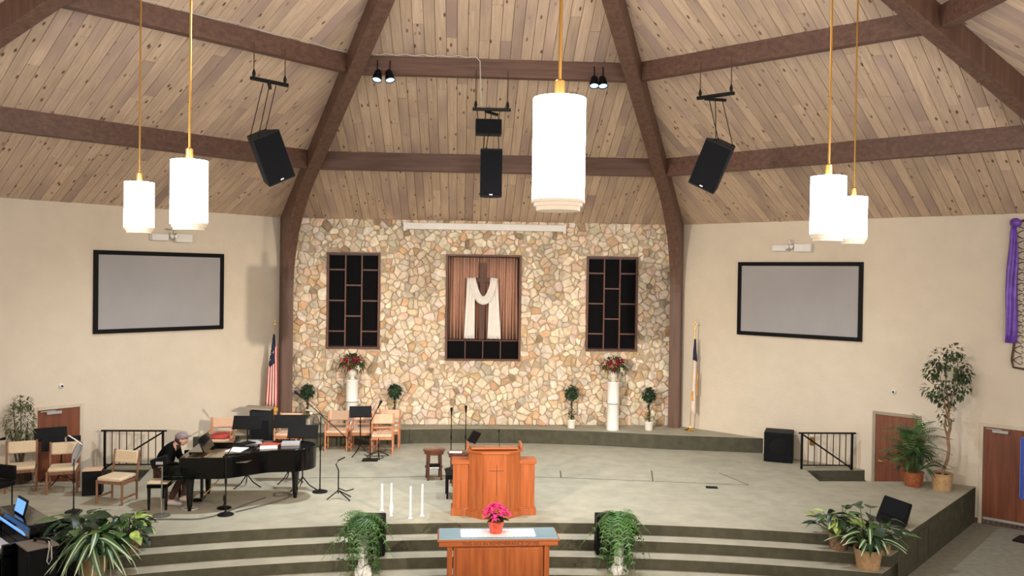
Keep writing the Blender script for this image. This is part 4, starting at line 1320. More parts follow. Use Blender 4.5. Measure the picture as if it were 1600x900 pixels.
# ------------------------------------------------------------------ communion table, runner, poinsettia
TB = thing('communion_table', 'honey oak communion table with carved lettering on its front rail', 'table', (.03, 13.43, 0), R(1.2))
HT = .995
b = B(); b.b2((-.93, -.28, HT - .02), (.93, .28, HT)); b.build('glass_top', 'glass', TB, bev=.004)
b = B(); b.b2((-.93, -.285, HT - .125), (.93, .285, HT - .02)); b.b2((-.955, -.305, HT - .045), (.955, .305, HT - .021)); b.build('top_rail', 'oak_h', TB, smooth=False, bev=.006)
b = B(); b.b2((-.70, -.20, .08), (.70, .22, HT - .125)); b.build('cabinet_body', 'oak', TB, smooth=False)
b = B(); b.b2((-.66, -.225, .10), (.66, -.20, HT - .17)); b.build('front_panel', 'oak', TB, smooth=False, bev=.01)
for s in (-1, 1):
    b = B(); b.b2((s * .72, -.24, 0), (s * .80, -.12, HT - .125)); b.build('corner_post', 'oak', TB, smooth=False, bev=.006)
    b = B(); b.b2((s * .72, .12, 0), (s * .80, .24, HT - .125)); b.build('corner_post', 'oak', TB, smooth=False, bev=.006)
b = B(); b.b2((-.82, -.26, 0), (.82, .26, .08)); b.build('plinth', 'oak_h', TB, smooth=False, bev=.006)
cu = bpy.data.curves.new('lettering', 'FONT'); cu.body = 'THIS DO IN REMEMBRANCE OF ME'; cu.size = .076; cu.align_x = 'CENTER'; cu.extrude = .003; cu.space_character = 1.05
o = bpy.data.objects.new('lettering', cu); COL.objects.link(o)
bpy.context.view_layer.update()
me = bpy.data.meshes.new_from_object(o.evaluated_get(bpy.context.evaluated_depsgraph_get())); bpy.data.objects.remove(o)
me.materials.clear(); me.materials.append(M['engrave'])
wt = max(v.co.x for v in me.vertices) - min(v.co.x for v in me.vertices)
o = bpy.data.objects.new('carved_lettering', me); COL.objects.link(o); o.parent = TB; o.location = (.03, -.2865, HT - .108); o.rotation_euler.x = R(90); o.scale = (1.2 / wt, 1, 1)
# scalloped lace runner
pts = []
def scal(x0, y0, x1, y1, n):
    for i in range(n * 4):
        u = i / (n * 4); a = abs(math.sin(u * n * math.pi)) * .014
        dx, dy = x1 - x0, y1 - y0; L = math.hypot(dx, dy)
        pts.append((x0 + dx * u + dy / L * a, y0 + dy * u - dx / L * a))
scal(-.58, -.2, .58, -.2, 17); scal(.58, -.2, .58, .19, 6); scal(.58, .19, -.58, .19, 17); scal(-.58, .19, -.58, -.2, 6)
o = B().prism(pts, 0, .004).build('lace_runner', 'lace', smooth=False); o.location = (.03, 13.43, HT + .0005); o.rotation_euler.z = R(1.2)
tag(o, 'white scalloped lace runner lying on the communion table', 'runner')
t = thing('pink_poinsettia', 'bright pink poinsettia in a pleated red foil pot on the table', 'plant', (.0, 13.42, HT + .005))
B().lathe([(.085, 0), (.092, .02), (.115, .15), (.12, .19), (.105, .185)], n=36, fl=lambda k, z: .06 * (k % 2)).build('foil_pot', 'foil', t)
B().lathe([(.09, .165), (.088, .17)], n=16).build('soil', 'soil', t)
rr = random.Random(5)
b = B()
for i in range(7):
    a = rr.uniform(0, 6.28); b.tube([(0, 0, .16), (math.cos(a) * .08, math.sin(a) * .08, .3), (math.cos(a) * .17, math.sin(a) * .17, .38)], .006, 5)
b.build('stems', 'stem', t)
for i in range(26):
    a = rr.uniform(0, 6.28); rd = rr.uniform(.05, .17); z = rr.uniform(.2, .34)
    B().leaf((math.cos(a) * rd * .5, math.sin(a) * rd * .5, z), (math.cos(a), math.sin(a), rr.uniform(-.3, .4)), .15, .08, .3).build('leaf', 'leafd', t)
for i in range(17):
    ph = i * 2.399; q = math.sqrt(i / 17); cz = .44 - .17 * q * q; c = Vector((math.cos(ph) * .21 * q, math.sin(ph) * .21 * q, cz))
    n_ = Vector((c.x * 2.2, c.y * 2.2, .5)).normalized()
    b = B(); e1 = n_.orthogonal().normalized(); e2 = n_.cross(e1)
    for k in range(8):
        a = k * math.tau / 8 + i; d = (math.cos(a) * e1 + math.sin(a) * e2 + n_ * (.28 if k % 2 else .6)); b.leaf(c, d, rr.uniform(.08, .105), .055, .15, 3, .15)
    b.ball(c + n_ * .012, .012, 6, 4); b.build('flower', 'pink', t)
# tall white candles at the stage edge
for i, (x, y, h, r, l) in enumerate(((-2.0, 15.62, .50, .020, 'leftmost of the four tall white candles at the stage edge, behind the fern'), (-1.80, 15.25, .60, .018, 'second tall white candle from the left, with a swollen foot'),
                                    (-1.45, 15.12, .58, .018, 'third tall white candle from the left at the stage edge'), (-1.25, 15.27, .58, .018, 'rightmost of the four tall white candles, nearest the pulpit'))):
    t = thing('tall_candle', l, 'candle', (x, y, ZS), 0, 'tall white candles at the stage edge')
    B().lathe([(.045 if i != 1 else .03, 0), (.03, .012), (r * 1.1, .04), (r * (1.1 if i != 1 else 2.2), .16), (r, .3), (r * .9, h - .02), (r * .3, h)], n=12).build('wax', 'candle', t)
    B().tube([(0, 0, h - .005), (0, 0, h + .012)], .003, 5).build('wick', 'black', t)

# ------------------------------------------------------------------ loudspeakers on the floor
t = thing('subwoofer', 'large black cube loudspeaker at the right end of the rear platform', 'speaker', (7.07, 19.93, ZS), R(-24))
b = B(); b.box((0, 0, .36), (.66, .62, .70)); b.build('cabinet', 'black', t, bev=.02)
b = B(); b.box((0, -.315, .36), (.60, .012, .62)); fg_ = b.build('front_grille', 'grille', t, bev=.004)
b = B(); b.lathe([(.2, 0), (.2, .01), (.17, .012)], n=24); b.v = [(x, -z - .32, y + .38) for x, y, z in b.v]; b.build('woofer', 'black', fg_)
t = thing('floor_monitor', 'black wedge floor monitor tilted up behind the right plant baskets', 'speaker', (7.08, 14.62, ZS), R(-38))
m = Matrix.Translation((0, 0, .02)) @ Matrix.Rotation(R(12), 4, 'Y')
b = B().xf(m); b.add([(-.24, -.18, .0), (.24, -.18, 0), (.24, .2, 0), (-.24, .2, 0), (-.24, -.1, .12), (.24, -.1, .12), (.24, .2, .42), (-.24, .2, .42)], [(0, 3, 2, 1), (4, 5, 6, 7), (0, 1, 5, 4), (1, 2, 6, 5), (2, 3, 7, 6), (3, 0, 4, 7)]); b.build('cabinet', 'black', t, bev=.015)
b = B().xf(m @ Matrix.Translation((0, .045, .285)) @ Matrix.Rotation(R(45), 4, 'X')); b.box((0, 0, 0), (.42, .36, .012)); b.build('front_grille', 'grille', t, bev=.004)
for x, lab, w in ((-2.12, 'black box loudspeaker behind the left fern pillar', .40), (1.98, 'black box loudspeaker behind the right fern pillar', .60)):
    t = thing('step_speaker', lab, 'speaker', (x + (.06 if x > 0 else .1), 14.32, ZS - .375), 0, 'black speakers standing on the steps')
    b = B(); b.box((0, -.0, .33), (w, .28, .66)); b.build('cabinet', 'black', t, bev=.015)
    b = B(); b.box((0, -.145, .33), (w - .06, .012, .58)); b.build('front_grille', 'grille', t, bev=.004)
t = thing('box_drum', 'black box drum with a honey coloured top by the cream chairs', 'drum', (-7.66, 16.82, ZS), R(14))
b = B(); b.box((0, 0, .24), (.34, .32, .47)); b.build('body', 'black', t, bev=.01)
b = B(); b.box((0, 0, .482), (.34, .32, .016)); b.build('top', 'pad', t, bev=.004)
o = B().box((0, 0, .008), (.24, .16, .012)).build('floor_box', 'black', bev=.003); o.location = (4.64, 17.28, ZS); o.rotation_euler.z = R(-12); tag(o, 'small black floor box cover set in the stage carpet', 'floor box')


# ------------------------------------------------------------------ stair rails
def rail(s, x0, x1, label):
    t = thing('stair_railing', label, 'railing', ((x0 + x1) / 2, 18.98, .74), 0, 'black stair railings')
    w = (x1 - x0) / 2; h = .84
    B().box((0, 0, h), (2 * w + .16, .05, .035)).build('top_rail', 'blackm', t, bev=.008)
    for sx in (-1, 1): B().box((sx * w, 0, h / 2), (.045, .045, h)).build('post', 'blackm', t, bev=.004)
    B().box((0, 0, .10), (2 * w, .025, .025)).build('bottom_rail', 'blackm', t)
    for i in range(7):
        x = -w + 2 * w * (i + 1) / 8; B().box((x, 0, h / 2 + .04), (.016, .016, h - .1)).build('baluster', 'iron', t)
    a, c = Vector((-s * w, -.07, h - .03)), Vector((s * w * .95, -.07, .04))
    b = B(); b.tube([a + Vector((0, .07, 0)), a, c, c + Vector((0, .06, -.03))], .018); b.build('handrail', 'blackm', t)


rail(1, 7.24, 8.42, 'black metal stair railing on the right, beside the cube speaker')
rail(-1, -8.32, -7.08, 'black metal stair railing on the left, in front of the wall')

# ------------------------------------------------------------------ organ console, cabinet, things at the left edge
OA = math.atan2(-.73, .68)
OR = thing('organ_console', 'black organ console with a blue lit display at the left edge', 'organ', (-7.62, 13.95, 0), OA)
b = B(); b.b2((-.72, -.05, 0), (.72, .30, 1.12)); b.build('case', 'lacquer', OR, bev=.012)
b = B(); b.b2((-.74, -.07, 1.12), (.74, .32, 1.15)); b.build('case_top', 'lacquer', OR, bev=.008)
b = B(); b.b2((-.72, -.42, .70), (.72, -.05, .78)); b.b2((-.72, -.42, 0), (-.67, -.05, .92)); b.b2((.67, -.42, 0), (.72, -.05, .92)); b.build('key_shelf', 'lacquer', OR, bev=.01)
b = B()
for i in range(52): b.box((-.63 + i * .0247, -.28, .795), (.0235, .15, .02))
stuff(b.build('white_keys', 'paper', OR, smooth=False))
b = B(); b.box((0, -.11, 1.02), (1.34, .02, .07), m=Matrix.Rotation(R(30), 3, 'X')); b.build('lit_strip', 'blue', OR)
b = B(); b.box((-.02, .06, 1.28), (.46, .03, .26), m=Matrix.Rotation(R(-14), 3, 'X')); b.build('display_case', 'black', OR, bev=.01)
b = B(); b.box((-.02, .042, 1.28), (.40, .01, .20), m=Matrix.Rotation(R(-14), 3, 'X')); b.build('display', 'blue', OR, smooth=False)
t = thing('organ_bench', 'black organ bench with a taupe cover beside the console at the left edge', 'bench', (-7.82, 13.05, 0), OA)
b = B(); b.box((0, 0, .62), (1.0, .42, .08)); b.build('seat_box', 'lacquer', t, bev=.01)
b = B(); b.box((0, 0, .675), (.98, .40, .03)); b.build('cover', 'brownt', t, bev=.012)
for x in (-.45, .45): b = B(); b.box((x, 0, .29), (.05, .36, .58)); b.build('leg', 'lacquer', t, bev=.006)
t = thing('side_cabinet', 'black upright cabinet with a taupe top standing between organ and baskets', 'cabinet', (-6.90, 13.10, 0), R(-47))
b = B(); b.b2((-.24, -.20, 0), (.24, .20, .94)); b.build('body', 'black', t, bev=.012)
b = B(); b.b2((-.26, -.22, .94), (.26, .22, .965)); b.build('top', 'brownt', t, bev=.006)
b = B(); b.b2((-.2, -.206, .08), (.2, -.2, .86)); b.build('front_panel', 'grille', t)
t = thing('telephone_handset', 'black handset with a looped cord on top of the side cabinet', 'handset', (-6.86, 13.14, .967), R(-20))
B().tube([(-.13, 0, .03), (-.08, 0, .045), (.08, 0, .045), (.13, 0, .03)], [.035, .02, .02, .035]).build('handset', 'black', t)
B().tube([(.12, 0, .03), (.2, -.06, .04), (.26, -.12, -.04), (.24, -.14, -.22), (.28, -.14, -.26), (.31, -.12, -.18), (.28, -.10, .0)], .008, 6).build('cord', 'wcable', t)
t = mic_stand('black microphone with a pale blue edge poking in at the far left edge', (-9.95, 16.75, ZS), .95, head=True, boom=((.42, .1, 1.02), (-.02, 0, .93)))
t = thing('keyboard_case', 'dark square-backed low stool at the far left edge behind the organ display', 'stool', (-8.98, 15.9, ZS), R(-20))
b = B(); b.box((0, 0, .42), (.46, .40, .10)); b.build('seat', 'black', t, bev=.02)
b = B(); b.box((0, .2, .60), (.46, .05, .26)); b.build('low_back', 'black', t, bev=.015)
for x in (-.19, .19):
    for y in (-.16, .16): B().tube([(x, y, 0), (x, y, .38)], .013).build('leg', 'blackm', t)

# ------------------------------------------------------------------ cables on the stage carpet
def cable(label, pts, r=.012, m='cable', n=6):
    P = [Vector((x, y, ZS + r)) for x, y in pts]; out = []
    for i in range(len(P) - 1):
        p0, p1, p2, p3 = P[max(i - 1, 0)], P[i], P[i + 1], P[min(i + 2, len(P) - 1)]
        for k in range(n):
            t_ = k / n
            out.append(.5 * ((2 * p1) + (p2 - p0) * t_ + (2 * p0 - 5 * p1 + 4 * p2 - p3) * t_ ** 2 + (3 * p1 - p0 - 3 * p2 + p3) * t_ ** 3))
    out.append(P[-1]); tag(B().tube(out, r, 6).build('floor_cable', m), label, 'cable')


cable('dark cable running along the stage edge from the left baskets to the piano', [(-6.6, 14.75), (-6.2, 14.95), (-5.7, 15.05), (-5.2, 15.05), (-4.95, 15.2), (-4.75, 15.55), (-4.55, 16.0), (-4.3, 16.5)])
cable('dark cable curving under the piano towards its tail', [(-4.6, 15.5), (-4.3, 15.85), (-4.0, 16.25), (-3.85, 16.6), (-3.95, 16.85), (-4.2, 16.8), (-4.1, 16.6), (-3.8, 16.75)])
cable('pale cable looped on the carpet by the pianist, near the shoes', [(-5.7, 15.9), (-5.6, 15.7), (-5.45, 15.62), (-5.35, 15.75), (-5.5, 15.85), (-5.65, 15.75)], m='wcable')
cable('tangled black cable under the front peach chair', [(-2.85, 20.4), (-2.7, 20.2), (-2.45, 20.3), (-2.4, 20.05), (-2.65, 20.0), (-2.75, 20.2), (-2.3, 20.35)])


# ------------------------------------------------------------------ baskets and plants
def basket(t, r, h, m, taper=.78, weave=True):
    n = 28
    prof = [(r * taper, 0)] + [(r * (taper + (1 - taper) * k / 12) * (1 + (.018 if k % 2 else -.012)), h * k / 12) for k in range(1, 12)] + [(r * 1.03, h * .95), (r * 1.05, h), (r * .93, h), (r * .9, h * .88)]
    nm_ = B().lathe(prof, n=n, fl=lambda k, z: .018 * ((k + int(z / h * 12)) % 2)).build('basket', m, t).name
    B().lathe([(r * .89, h * .86), (r * .88, h * .88)], n=16).build('soil', 'soil', bpy.data.objects[nm_])


def leaves(t, rr, n, h0, spread, L, Wd_, m, upr=(.2, 1.0), droop=.4, stems='stem', fold=.2, seg=4, rad=.06, center=(0, 0)):
    sb = B()
    for i in range(n):
        a = i * 2.399 + rr.uniform(-.4, .4); e = rr.uniform(*upr)
        base = Vector((center[0] + math.cos(a) * rad, center[1] + math.sin(a) * rad, h0))
        d = Vector((math.cos(a) * (1.1 - e), math.sin(a) * (1.1 - e), e)).normalized()
        ln = spread * rr.uniform(.55, 1.0)
        tip = base + d * ln
        sb.tube([base, base + d * ln * .5 + Vector((0, 0, .02)), tip], .006, 4)
        hd = Vector((math.cos(a), math.sin(a), rr.uniform(-.3, .45)))
        mm = m if isinstance(m, str) else rr.choice(m)
        lb = B(); LL = L * rr.uniform(.75, 1.15)
        lb.leaf((0, 0, 0), (0, 1, 0), LL, Wd_ * rr.uniform(.8, 1.15), droop, seg, fold)
        o = lb.build('leaf', mm, t, ang=60)
        o.matrix_local = Matrix.Translation(tip) @ hd.to_track_quat('Y', 'Z').to_matrix().to_4x4() @ Matrix.Rotation(rr.uniform(-.5, .5), 4, 'Y')
    sb.build('stems', stems, t)


rr = random.Random(21)
GB = 'plant baskets on the left steps'
t = thing('potted_plant', 'large tan basket of long white-striped leaves, foremost on the left steps', 'plant', (-6.25, 13.52, ZS - .375), 0, GB)
basket(t, .225, .33, 'wicker'); leaves(t, rr, 58, .30, .36, .46, .105, 'stripe', (.6, 1.0), 1.15, fold=.25, seg=6); leaves(t, rr, 26, .28, .30, .26, .12, ['leafd'], (.3, 1.0), .4)
t = thing('potted_plant', 'dark wicker basket of lime and dark heart leaves, rightmost on the left steps', 'plant', (-5.88, 13.90, ZS - .1875), 0, GB)
basket(t, .165, .25, 'wickerd', .9); leaves(t, rr, 70, .2, .44, .22, .15, ['leafl', 'leaf', 'leafd', 'leafd'], (.2, 1.0), .4)
t = thing('potted_plant', 'brown basket of broad dark green leaves at the back left by the cabinet', 'plant', (-6.58, 13.80, ZS - .1875), 0, GB)
basket(t, .17, .27, 'wickerd', .85); leaves(t, rr, 40, .22, .46, .32, .19, ['leafd', 'leaf', 'leafd'], (.3, 1.0), .4)
GB = 'plant baskets on the right steps'
t = thing('potted_plant', 'large tan basket of striped and dark leaves, foremost on the right steps', 'plant', (6.12, 13.50, ZS - .375), 0, GB)
basket(t, .22, .33, 'wicker'); leaves(t, rr, 64, .28, .42, .30, .085, ['stripe', 'leafd', 'leafd', 'stripe'], (.5, 1.0), .6, seg=5); leaves(t, rr, 12, .28, .72, .26, .20, ['leafd'], (.7, 1.0), .3)
t = thing('potted_plant', 'greyish basket of lime tipped leaves, leftmost on the right steps', 'plant', (5.80, 13.90, ZS - .1875), 0, GB)
basket(t, .155, .27, 'wickerd', .88); leaves(t, rr, 66, .22, .46, .22, .10, ['leafl', 'leaf', 'leafd', 'leafd'], (.35, 1.0), .4)
t = thing('potted_plant', 'small orange basket of dark leaves wedged against the right stage side', 'plant', (6.45, 13.70, ZS - .1875), 0, GB)
basket(t, .15, .24, 'wicker', .85); leaves(t, rr, 20, .2, .34, .22, .12, ['leafd', 'leaf'], (.3, 1.0), .35)


def frond(L, Wd_, droop, n=13, m='fern', thick=.006):
    """one arching frond in local +y: midrib and paired leaflets"""
    b = B(); P = []
    for i in range(n + 1):
        u = i / n
        P.append(Vector((0, L * (u - .28 * droop * u ** 2.2), L * (.42 * math.sin(u * 1.9) - droop * u ** 2.1))))
    b.tube(P[::3] + ([P[-1]] if n % 3 else []), thick * .6, 4)
    for i in range(1, n):
        d = (P[i + 1] - P[i]).normalized(); u = i / n
        w = Wd_ * math.sin(math.pi * min(1, u * .9 + .1)) ** .6
        for s in (-1, 1):
            q = P[i]; e = Vector((s, 0, 0)) * w + d * w * .45 + Vector((0, 0, -.18 * w))
            h = d * L / n * .62
            b.add([q - h * .5, q + h * .5, q + e + h * .12, q + e - h * .2], [(0, 1, 2, 3)])
    return b


FR = [[frond(L, w, dr).mesh('frond', mm, False) for L, w, dr in ((.58, .085, 1.0), (.66, .09, 1.5), (.5, .08, .6), (.74, .085, 2.0))] for mm in ('fern', 'leaf')]


def fern(label, loc):
    t = thing('boston_fern', label, 'fern', loc, 0, 'ferns on white pillars')
    B().lathe([(.09, -.12), (.12, 0), (.13, .05), (.11, .05)], n=16).build('pot', 'soil', t)
    for i in range(110):
        a = i * 2.399; k = i % 4
        o = bpy.data.objects.new('frond', FR[rr.random() < .35][k]); COL.objects.link(o); o.parent = t
        o.location = (.06 * math.cos(a), .06 * math.sin(a), .04)
        o.rotation_euler = (R(rr.uniform(-22, 42) if k != 3 else rr.uniform(-25, 5)), R(rr.uniform(-15, 15)), a)
        s = rr.uniform(.72, 1.08); o.scale = (s * 1.15, s * .9, s)
    return t


def pillar(label, loc):
    t = thing('white_pillar', label, 'pillar', loc, R(8), 'short white fluted pillars')
    b = B(); b.box((0, 0, .03), (.27, .27, .06)); b.build('base', 'white', t, bev=.008)
    B().lathe([(.13, .06), (.125, .10), (.085, .15), (.078, .2), (.078, .52), (.10, .56)], n=32, fl=lambda k, z: -.09 * (k % 2) if .14 < z < .54 else 0).build('shaft', 'white', t)
    b = B(); b.box((0, 0, .585), (.24, .24, .05)); b.build('capital', 'white', t, bev=.008)
    return t


pillar('short white fluted pillar under the left fern', (-2.14, 13.90, ZS - .5625))
pillar('short white fluted pillar under the right fern', (2.07, 13.90, ZS - .5625))
fern('lush green fern spilling over the left white pillar, beside the candles', (-2.14, 13.90, ZS - .5625 + .76))
fern('lush green fern spilling over the right white pillar, right of the communion table', (2.07, 13.90, ZS - .5625 + .76))


def crown(rr, n, fn, L, Wd_, name, m, t, dr=.3):
    b = B()
    for _ in range(n):
        p, d = fn(); b.leaf(p, d, L * rr.uniform(.7, 1.2), Wd_ * rr.uniform(.7, 1.2), dr, 2, .25)
    return stuff(b.build(name, m, t, ang=60))


def sph(c, r, low=0):
    def f():
        while 1:
            q = Vector((rr.gauss(0, 1), rr.gauss(0, 1), rr.gauss(0, 1))).normalized()
            if q.z > -1 + low: break
        return Vector(c) + Vector((q.x * r[0], q.y * r[1], q.z * r[2])) * rr.uniform(.55, 1) ** .5, q + Vector((rr.uniform(-.8, .8), rr.uniform(-.8, .8), rr.uniform(-.8, .5)))
    return f


def topiary(label, loc, high=1):
    t = thing('ball_topiary', label, 'topiary', loc, rr.uniform(0, 6), 'ball topiaries before the stone wall')
    B().lathe([(.095, 0), (.115, .19), (.125, .19), (.125, .23), (.10, .23), (.1, .2)], n=20).build('pot', 'offwhite', t)
    b = B(); b.tube([(0, 0, .18), (.02, 0, .4), (-.015, .01, .6), (0, 0, .8)], .016)
    b.tube([(.04 * math.cos(k * .9), .04 * math.sin(k * .9), .2 + .55 * k / 16) for k in range(17)], .008, 5); b.build('twisted_stem', 'barkd', t)
    crown(rr, 260, sph((0, 0, .93), (.17, .17, .17)), .075, .055, 'leaf_ball', 'leafd', t)
    b = B(); b.ball((0, 0, .93), .13, 12, 8, j=.1); b.build('ball_core', 'leafd', t)
    crown(rr, 60, lambda: ((rr.uniform(-.08, .08), rr.uniform(-.08, .08), rr.uniform(.26, .42)), (rr.uniform(-1, 1), rr.uniform(-1, 1), rr.uniform(-.2, .8))), .08, .04, 'ground_leaves', 'leaf', t)
    crown(rr, 40, lambda: ((rr.uniform(-.04, .04), rr.uniform(-.04, .04), rr.uniform(.42, .78)), (rr.uniform(-1, 1), rr.uniform(-1, 1), rr.uniform(-.4, .6))), .06, .035, 'vine_leaves', 'leafd', t)


topiary('ball topiary leftmost, between the left column and the flower pedestal', (-4.50, 22.05, ZP))
topiary('ball topiary right of the left flower pedestal, behind the peach chairs', (-2.28, 22.15, ZP))
topiary('ball topiary in a white pot, left of the right flower pedestal', (2.33, 22.1, ZP))
topiary('ball topiary in a white pot, between the right pedestal and the right column', (4.33, 21.85, ZP))


def pedestal(label, loc, vl):
    t = thing('flower_pedestal', label, 'pedestal', loc, 0, 'tall white pedestals')
    fl = lambda k, z: -.035 * (k % 2)
    B().lathe([(.165, 0), (.17, .03), (.16, .05), (.155, .66), (.165, .68)], n=36, fl=fl).build('lower_drum', 'white', t)
    B().lathe([(.165, .70), (.155, .72), (.155, 1.20), (.17, 1.23), (.17, 1.26)], n=36, fl=fl).build('upper_drum', 'white', t)
    v = thing('flower_arrangement', vl, 'flowers', (loc[0], loc[1], loc[2] + 1.26), 0, 'flower arrangements on the pedestals')
    B().lathe([(.07, 0), (.05, .03), (.06, .06), (.11, .13), (.10, .19), (.065, .23), (.08, .26)], n=20).build('vase', 'offwhite', v)
    crown(rr, 260, sph((0, 0, .42), (.27, .2, .21), .6), .14, .05, 'foliage', 'leaf', v, .4)
    crown(rr, 60, sph((0, 0, .40), (.30, .2, .16), .3), .20, .03, 'trailing_foliage', 'leafd', v, .6)
    for i in range(19):
        a = i * 2.399; q = math.sqrt((i + .5) / 19)
        c = Vector((math.cos(a) * .25 * q, -abs(math.sin(a)) * .15 * q - .10, .45 + .15 * math.sin(a * 1.7) * q))
        b = B(); n_ = Vector((c.x, c.y - .1, .15)).normalized(); e1 = n_.orthogonal().normalized(); e2 = n_.cross(e1)
        for k in range(7):
            an = k * math.tau / 7; b.leaf(c, math.cos(an) * e1 + math.sin(an) * e2 + n_ * .7, .105, .085, .1, 2, .2)
        b.ball(c + n_ * .02, .024, 8, 5); b.build('bloom', ['darkred', 'darkred', 'rose', 'ivory', 'darkred'][i % 5], v)


pedestal('tall white pedestal behind the peach chairs at left', (-3.36, 21.95, ZP), 'red and ivory flower arrangement on the left pedestal')
pedestal('tall white pedestal right of centre, clear to its foot', (3.38, 21.85, ZP), 'burgundy and ivory flower arrangement on the right pedestal')

# ficus trees and palm
t = thing('potted_tree', 'tall ficus tree with a twisted tan trunk in a basket at the right stage corner', 'tree', (9.46, 17.08, ZS), 0)
basket(t, .20, .36, 'wicker', .85)
tr = [(0, 0, .3), (.02, 0, .42), (.1, 0, .62), (.13, 0, .85), (.10, 0, 1.1), (.15, 0, 1.3), (.10, 0, 1.5), (.12, 0, 1.75)]
b = B(); b.tube(tr, [.035, .032, .03, .03, .032, .03, .026, .02], 10)
b.tube([(.10, 0, 1.1), (.03, .02, 1.35), (.07, .0, 1.6), (-.02, 0, 1.95), (-.1, 0, 2.4)], [.022, .02, .018, .012, .006], 8)
b.tube([(.12, 0, 1.7), (.22, 0, 2.1), (.30, 0, 2.8)], [.016, .012, .005], 6); b.tube([(.12, 0, 1.7), (.06, .05, 2.2), (.10, .08, 2.95)], [.016, .012, .005], 6)
b.tube([(-.02, 0, 1.9), (-.22, 0, 2.2), (-.35, 0, 2.3)], [.01, .007, .004], 6); b.build('trunk', 'bark', t)
CL = [((.08, 0, 2.35), .34), ((-.18, .05, 2.1), .22), ((.34, 0, 2.15), .22), ((.30, .05, 2.6), .24), ((-.08, 0, 2.75), .22), ((.12, -.1, 2.9), .16), ((-.28, 0, 2.5), .16), ((.08, .1, 1.95), .22), ((.42, 0, 2.42), .16)]
FN = [sph(c, (r, r * .8, r)) for c, r in CL]
crown(rr, 820, lambda: rr.choice(FN)(), .10, .058, 'foliage', 'leaff', t)
crown(rr, 60, sph((.05, 0, 1.62), (.16, .14, .28)), .09, .05, 'lower_foliage', 'leaff', t)
t = thing('potted_tree', 'slender olive leaved tree in a dark pot at the far left by the door', 'tree', (-9.50, 17.74, ZS), 0)
b = B(); b.box((0, 0, .17), (.34, .34, .34)); b.box((0, 0, .33), (.38, .38, .04)); b.build('square_pot', 'barkd', t, bev=.01)
b = B()
for a, e in (((-.02, 0), (-.22, 1.1)), ((.02, .02), (.16, 1.25)), ((0, 0), (.02, 1.6)), ((.01, 0), (-.12, 1.5)), ((0, .01), (.24, 1.0))):
    b.tube([(a[0], a[1], .3), (a[0] * 2 + e[0] * .25, a[1], .6), (e[0] * .8, .03, .95), (e[0], 0, e[1])], [.022, .018, .012, .006], 6)
b.build('trunks', 'barkd', t)
crown(rr, 430, sph((0, 0, 1.22), (.28, .22, .42)), .10, .035, 'foliage', 'leafo', t)
crown(rr, 90, sph((.05, 0, 1.62), (.16, .13, .14)), .10, .04, 'top_foliage', 'leafo', t)
t = thing('potted_palm', 'feathery palm in a glossy reddish pot beside the right wall door', 'palm', (9.02, 17.42, ZS), 0)
B().lathe([(.15, 0), (.19, .12), (.20, .27), (.215, .28), (.215, .31), (.18, .31)], n=30, fl=lambda k, z: .02 * (k % 2)).build('pot', 'redpot', t)
B().lathe([(.18, .27), (.17, .29)], n=16).build('soil', 'soil', t)
PF = [frond(L, w, dr, 18, mm, .008).mesh('frond', mm, False) for L, w, dr, mm in ((.95, .15, .35, 'fern'), (.85, .15, .7, 'leaf'), (1.0, .14, .55, 'leafo'))]
for i in range(26):
    a = i * 2.399
    o = bpy.data.objects.new('frond', PF[i % 3]); COL.objects.link(o); o.parent = t
    o.location = (.04 * math.cos(a), .04 * math.sin(a), .35 + .012 * i); o.rotation_euler = (R(rr.uniform(35, 75)), R(rr.uniform(-12, 12)), a); s = rr.uniform(.9, 1.25); o.scale = (s, s, s)
leaves(t, rr, 110, .3, .60, .28, .055, ['leafd', 'leafd', 'leaf'], (.35, 1.0), .45, seg=4, rad=.05)
b = B()
for k in range(5): b.tube([(.03 * math.cos(k * 1.3), .03 * math.sin(k * 1.3), .25), (.05 * math.cos(k * 1.3), .05 * math.sin(k * 1.3), .75)], .016, 6)
b.build('canes', 'stem', t)


# ------------------------------------------------------------------ flags
def pole(t, h, lean=0, cross=False):
    B().lathe([(.14, 0), (.14, .02), (.09, .04), (.03, .07), (.02, .12)], n=20).build('base', 'gold', t)
    B().tube([(0, 0, .03), (lean, 0, h)], .012, 8).build('pole', 'brass', t)
    if cross:
        b = B(); b.box((lean, 0, h + .09), (.02, .012, .18)); b.box((lean, 0, h + .11), (.11, .012, .02)); b.build('finial', 'gold', t)
    else:
        b = B(); b.lathe([(.004, 0), (.025, .03), (.012, .06), (.02, .08), (.002, .16)], (lean, 0, h), 8); b.build('finial', 'gold', t)


def strip(pa, pb, pc, pd, bulge, n=8):
    """quad sheet from edge pa-pb (top) to edge pd-pc (bottom), bulging forward"""
    vs, fs = [], []
    for j in range(n + 1):
        v = j / n
        for i in range(4):
            u = i / 3
            p = (Vector(pa).lerp(Vector(pb), u)).lerp(Vector(pd).lerp(Vector(pc), u), v)
            vs.append(p + Vector((0, -bulge * math.sin(math.pi * u) - .01 * math.sin(v * 9), 0)))
    for j in range(n):
        for i in range(3):
            a = j * 4 + i; fs.append((a, a + 1, a + 5, a + 4))
    return B().add(vs, fs)


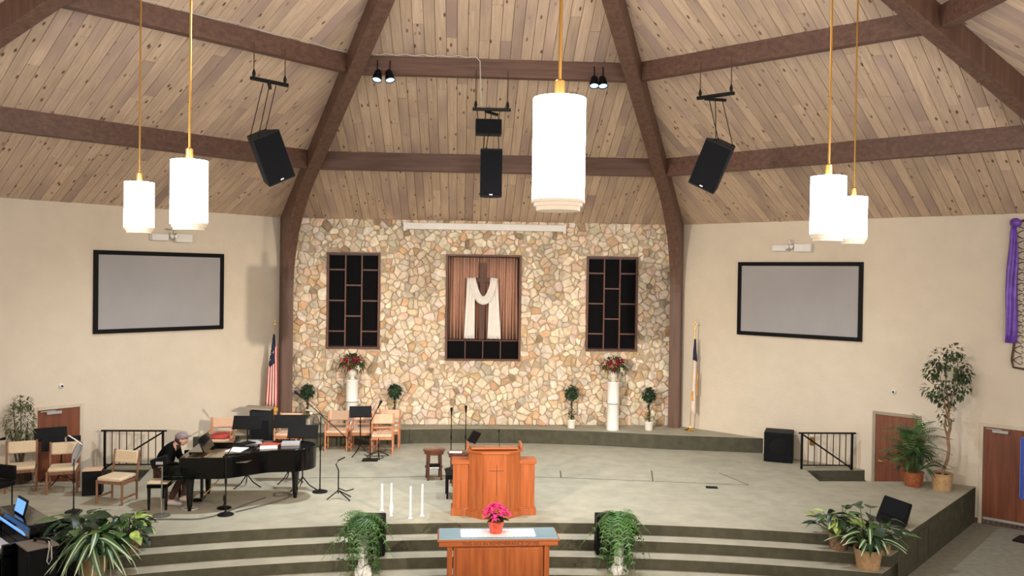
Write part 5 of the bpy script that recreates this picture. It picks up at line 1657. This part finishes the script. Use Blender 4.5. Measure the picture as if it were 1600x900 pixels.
t = thing('striped_flag', 'red and white striped flag with navy starred corner, furled by the left column', 'flag', (-5.34, 21.72, ZP), 0)
pole(t, 2.62, .06)
top = [(.03 + .02 * i, -.02 - .012 * (i % 2), 2.36 - .03 * i) for i in range(3)]
b = strip((.03, -.03, 2.42), (.07, -.02, 2.40), (.12, -.06, 1.72), (-.08, -.05, 1.55), .05, 10); b.build('navy_corner', 'navy', t, ang=70, solid=.006)
b = B()
for i in range(14):
    z = 1.68 + .045 * i; q = 1 - (z - 1.55) / .9
    b.box((-.01 + .05 * q * math.sin(i * 2.1) + .02, -.10 + .01 * (i % 2) + .05 * (1 - q), z), (.018, .004, .018), m=Matrix.Rotation(.6 * i, 3, 'Y'))
stuff(b.build('stars', 'flagw', t, smooth=False))
n = 9
for i in range(n):
    a0, a1 = i / n, (i + 1) / n
    zt0, zt1 = (1.62, 1.62) if a1 < .55 else (2.20 - .5 * (1 - a0), 2.20 - .5 * (1 - a1))
    xt0, xt1 = -.09 + .24 * a0, -.09 + .24 * a1
    xb0, xb1 = -.15 + .33 * a0, -.15 + .33 * a1
    b = strip((xt0, -.05 - .03 * (i % 2), zt0), (xt1, -.05 - .03 * ((i + 1) % 2), zt1), (xb1, -.05 - .035 * ((i + 1) % 2), .62 - .06 * a1), (xb0, -.05 - .035 * (i % 2), .62 - .06 * a0), .012, 10)
    b.build('red_stripe' if i % 2 == 0 else 'white_stripe', 'redb' if i % 2 == 0 else 'flagw', t, ang=70, solid=.004)
b = strip((-.15, -.06, .62), (.18, -.06, .56), (.17, -.06, .46), (-.10, -.06, .52), .05); b.add(*[[(.02, -.09, .56), (.14, -.09, .55), (.10, -.08, .28), (.06, -.08, .34)], [(0, 1, 2, 3)]]); b.build('gold_fringe', 'goldf', t, solid=.01)
t = thing('white_flag', 'white flag with dark corner and gold fringe, furled by the right column', 'flag', (5.40, 21.78, ZP), 0)
pole(t, 2.66, .09, True)
b = strip((.07, -.02, 2.38), (.11, -.02, 2.40), (.15, -.04, 1.80), (.03, -.04, 1.86), .03); b.build('dark_corner', 'navy', t, ang=70, solid=.01)
b = strip((.05, -.03, 1.85), (.13, -.03, 1.80), (.14, -.03, .40), (-.0, -.03, .52), .05, 12); b.build('cloth', 'flagw', t, ang=70, solid=.01)
b = strip((.15, -.04, 1.50), (.18, -.04, 1.52), (.16, -.04, .90), (.14, -.04, .94), .02, 12); b.build('gold_fringe', 'goldf', t, ang=70, solid=.01)
b = strip((.0, -.08, 1.02), (.04, -.08, 1.04), (.05, -.08, .78), (-.01, -.08, .82), .02, 6); b.build('tassel', 'goldf', t, ang=70, solid=.01)
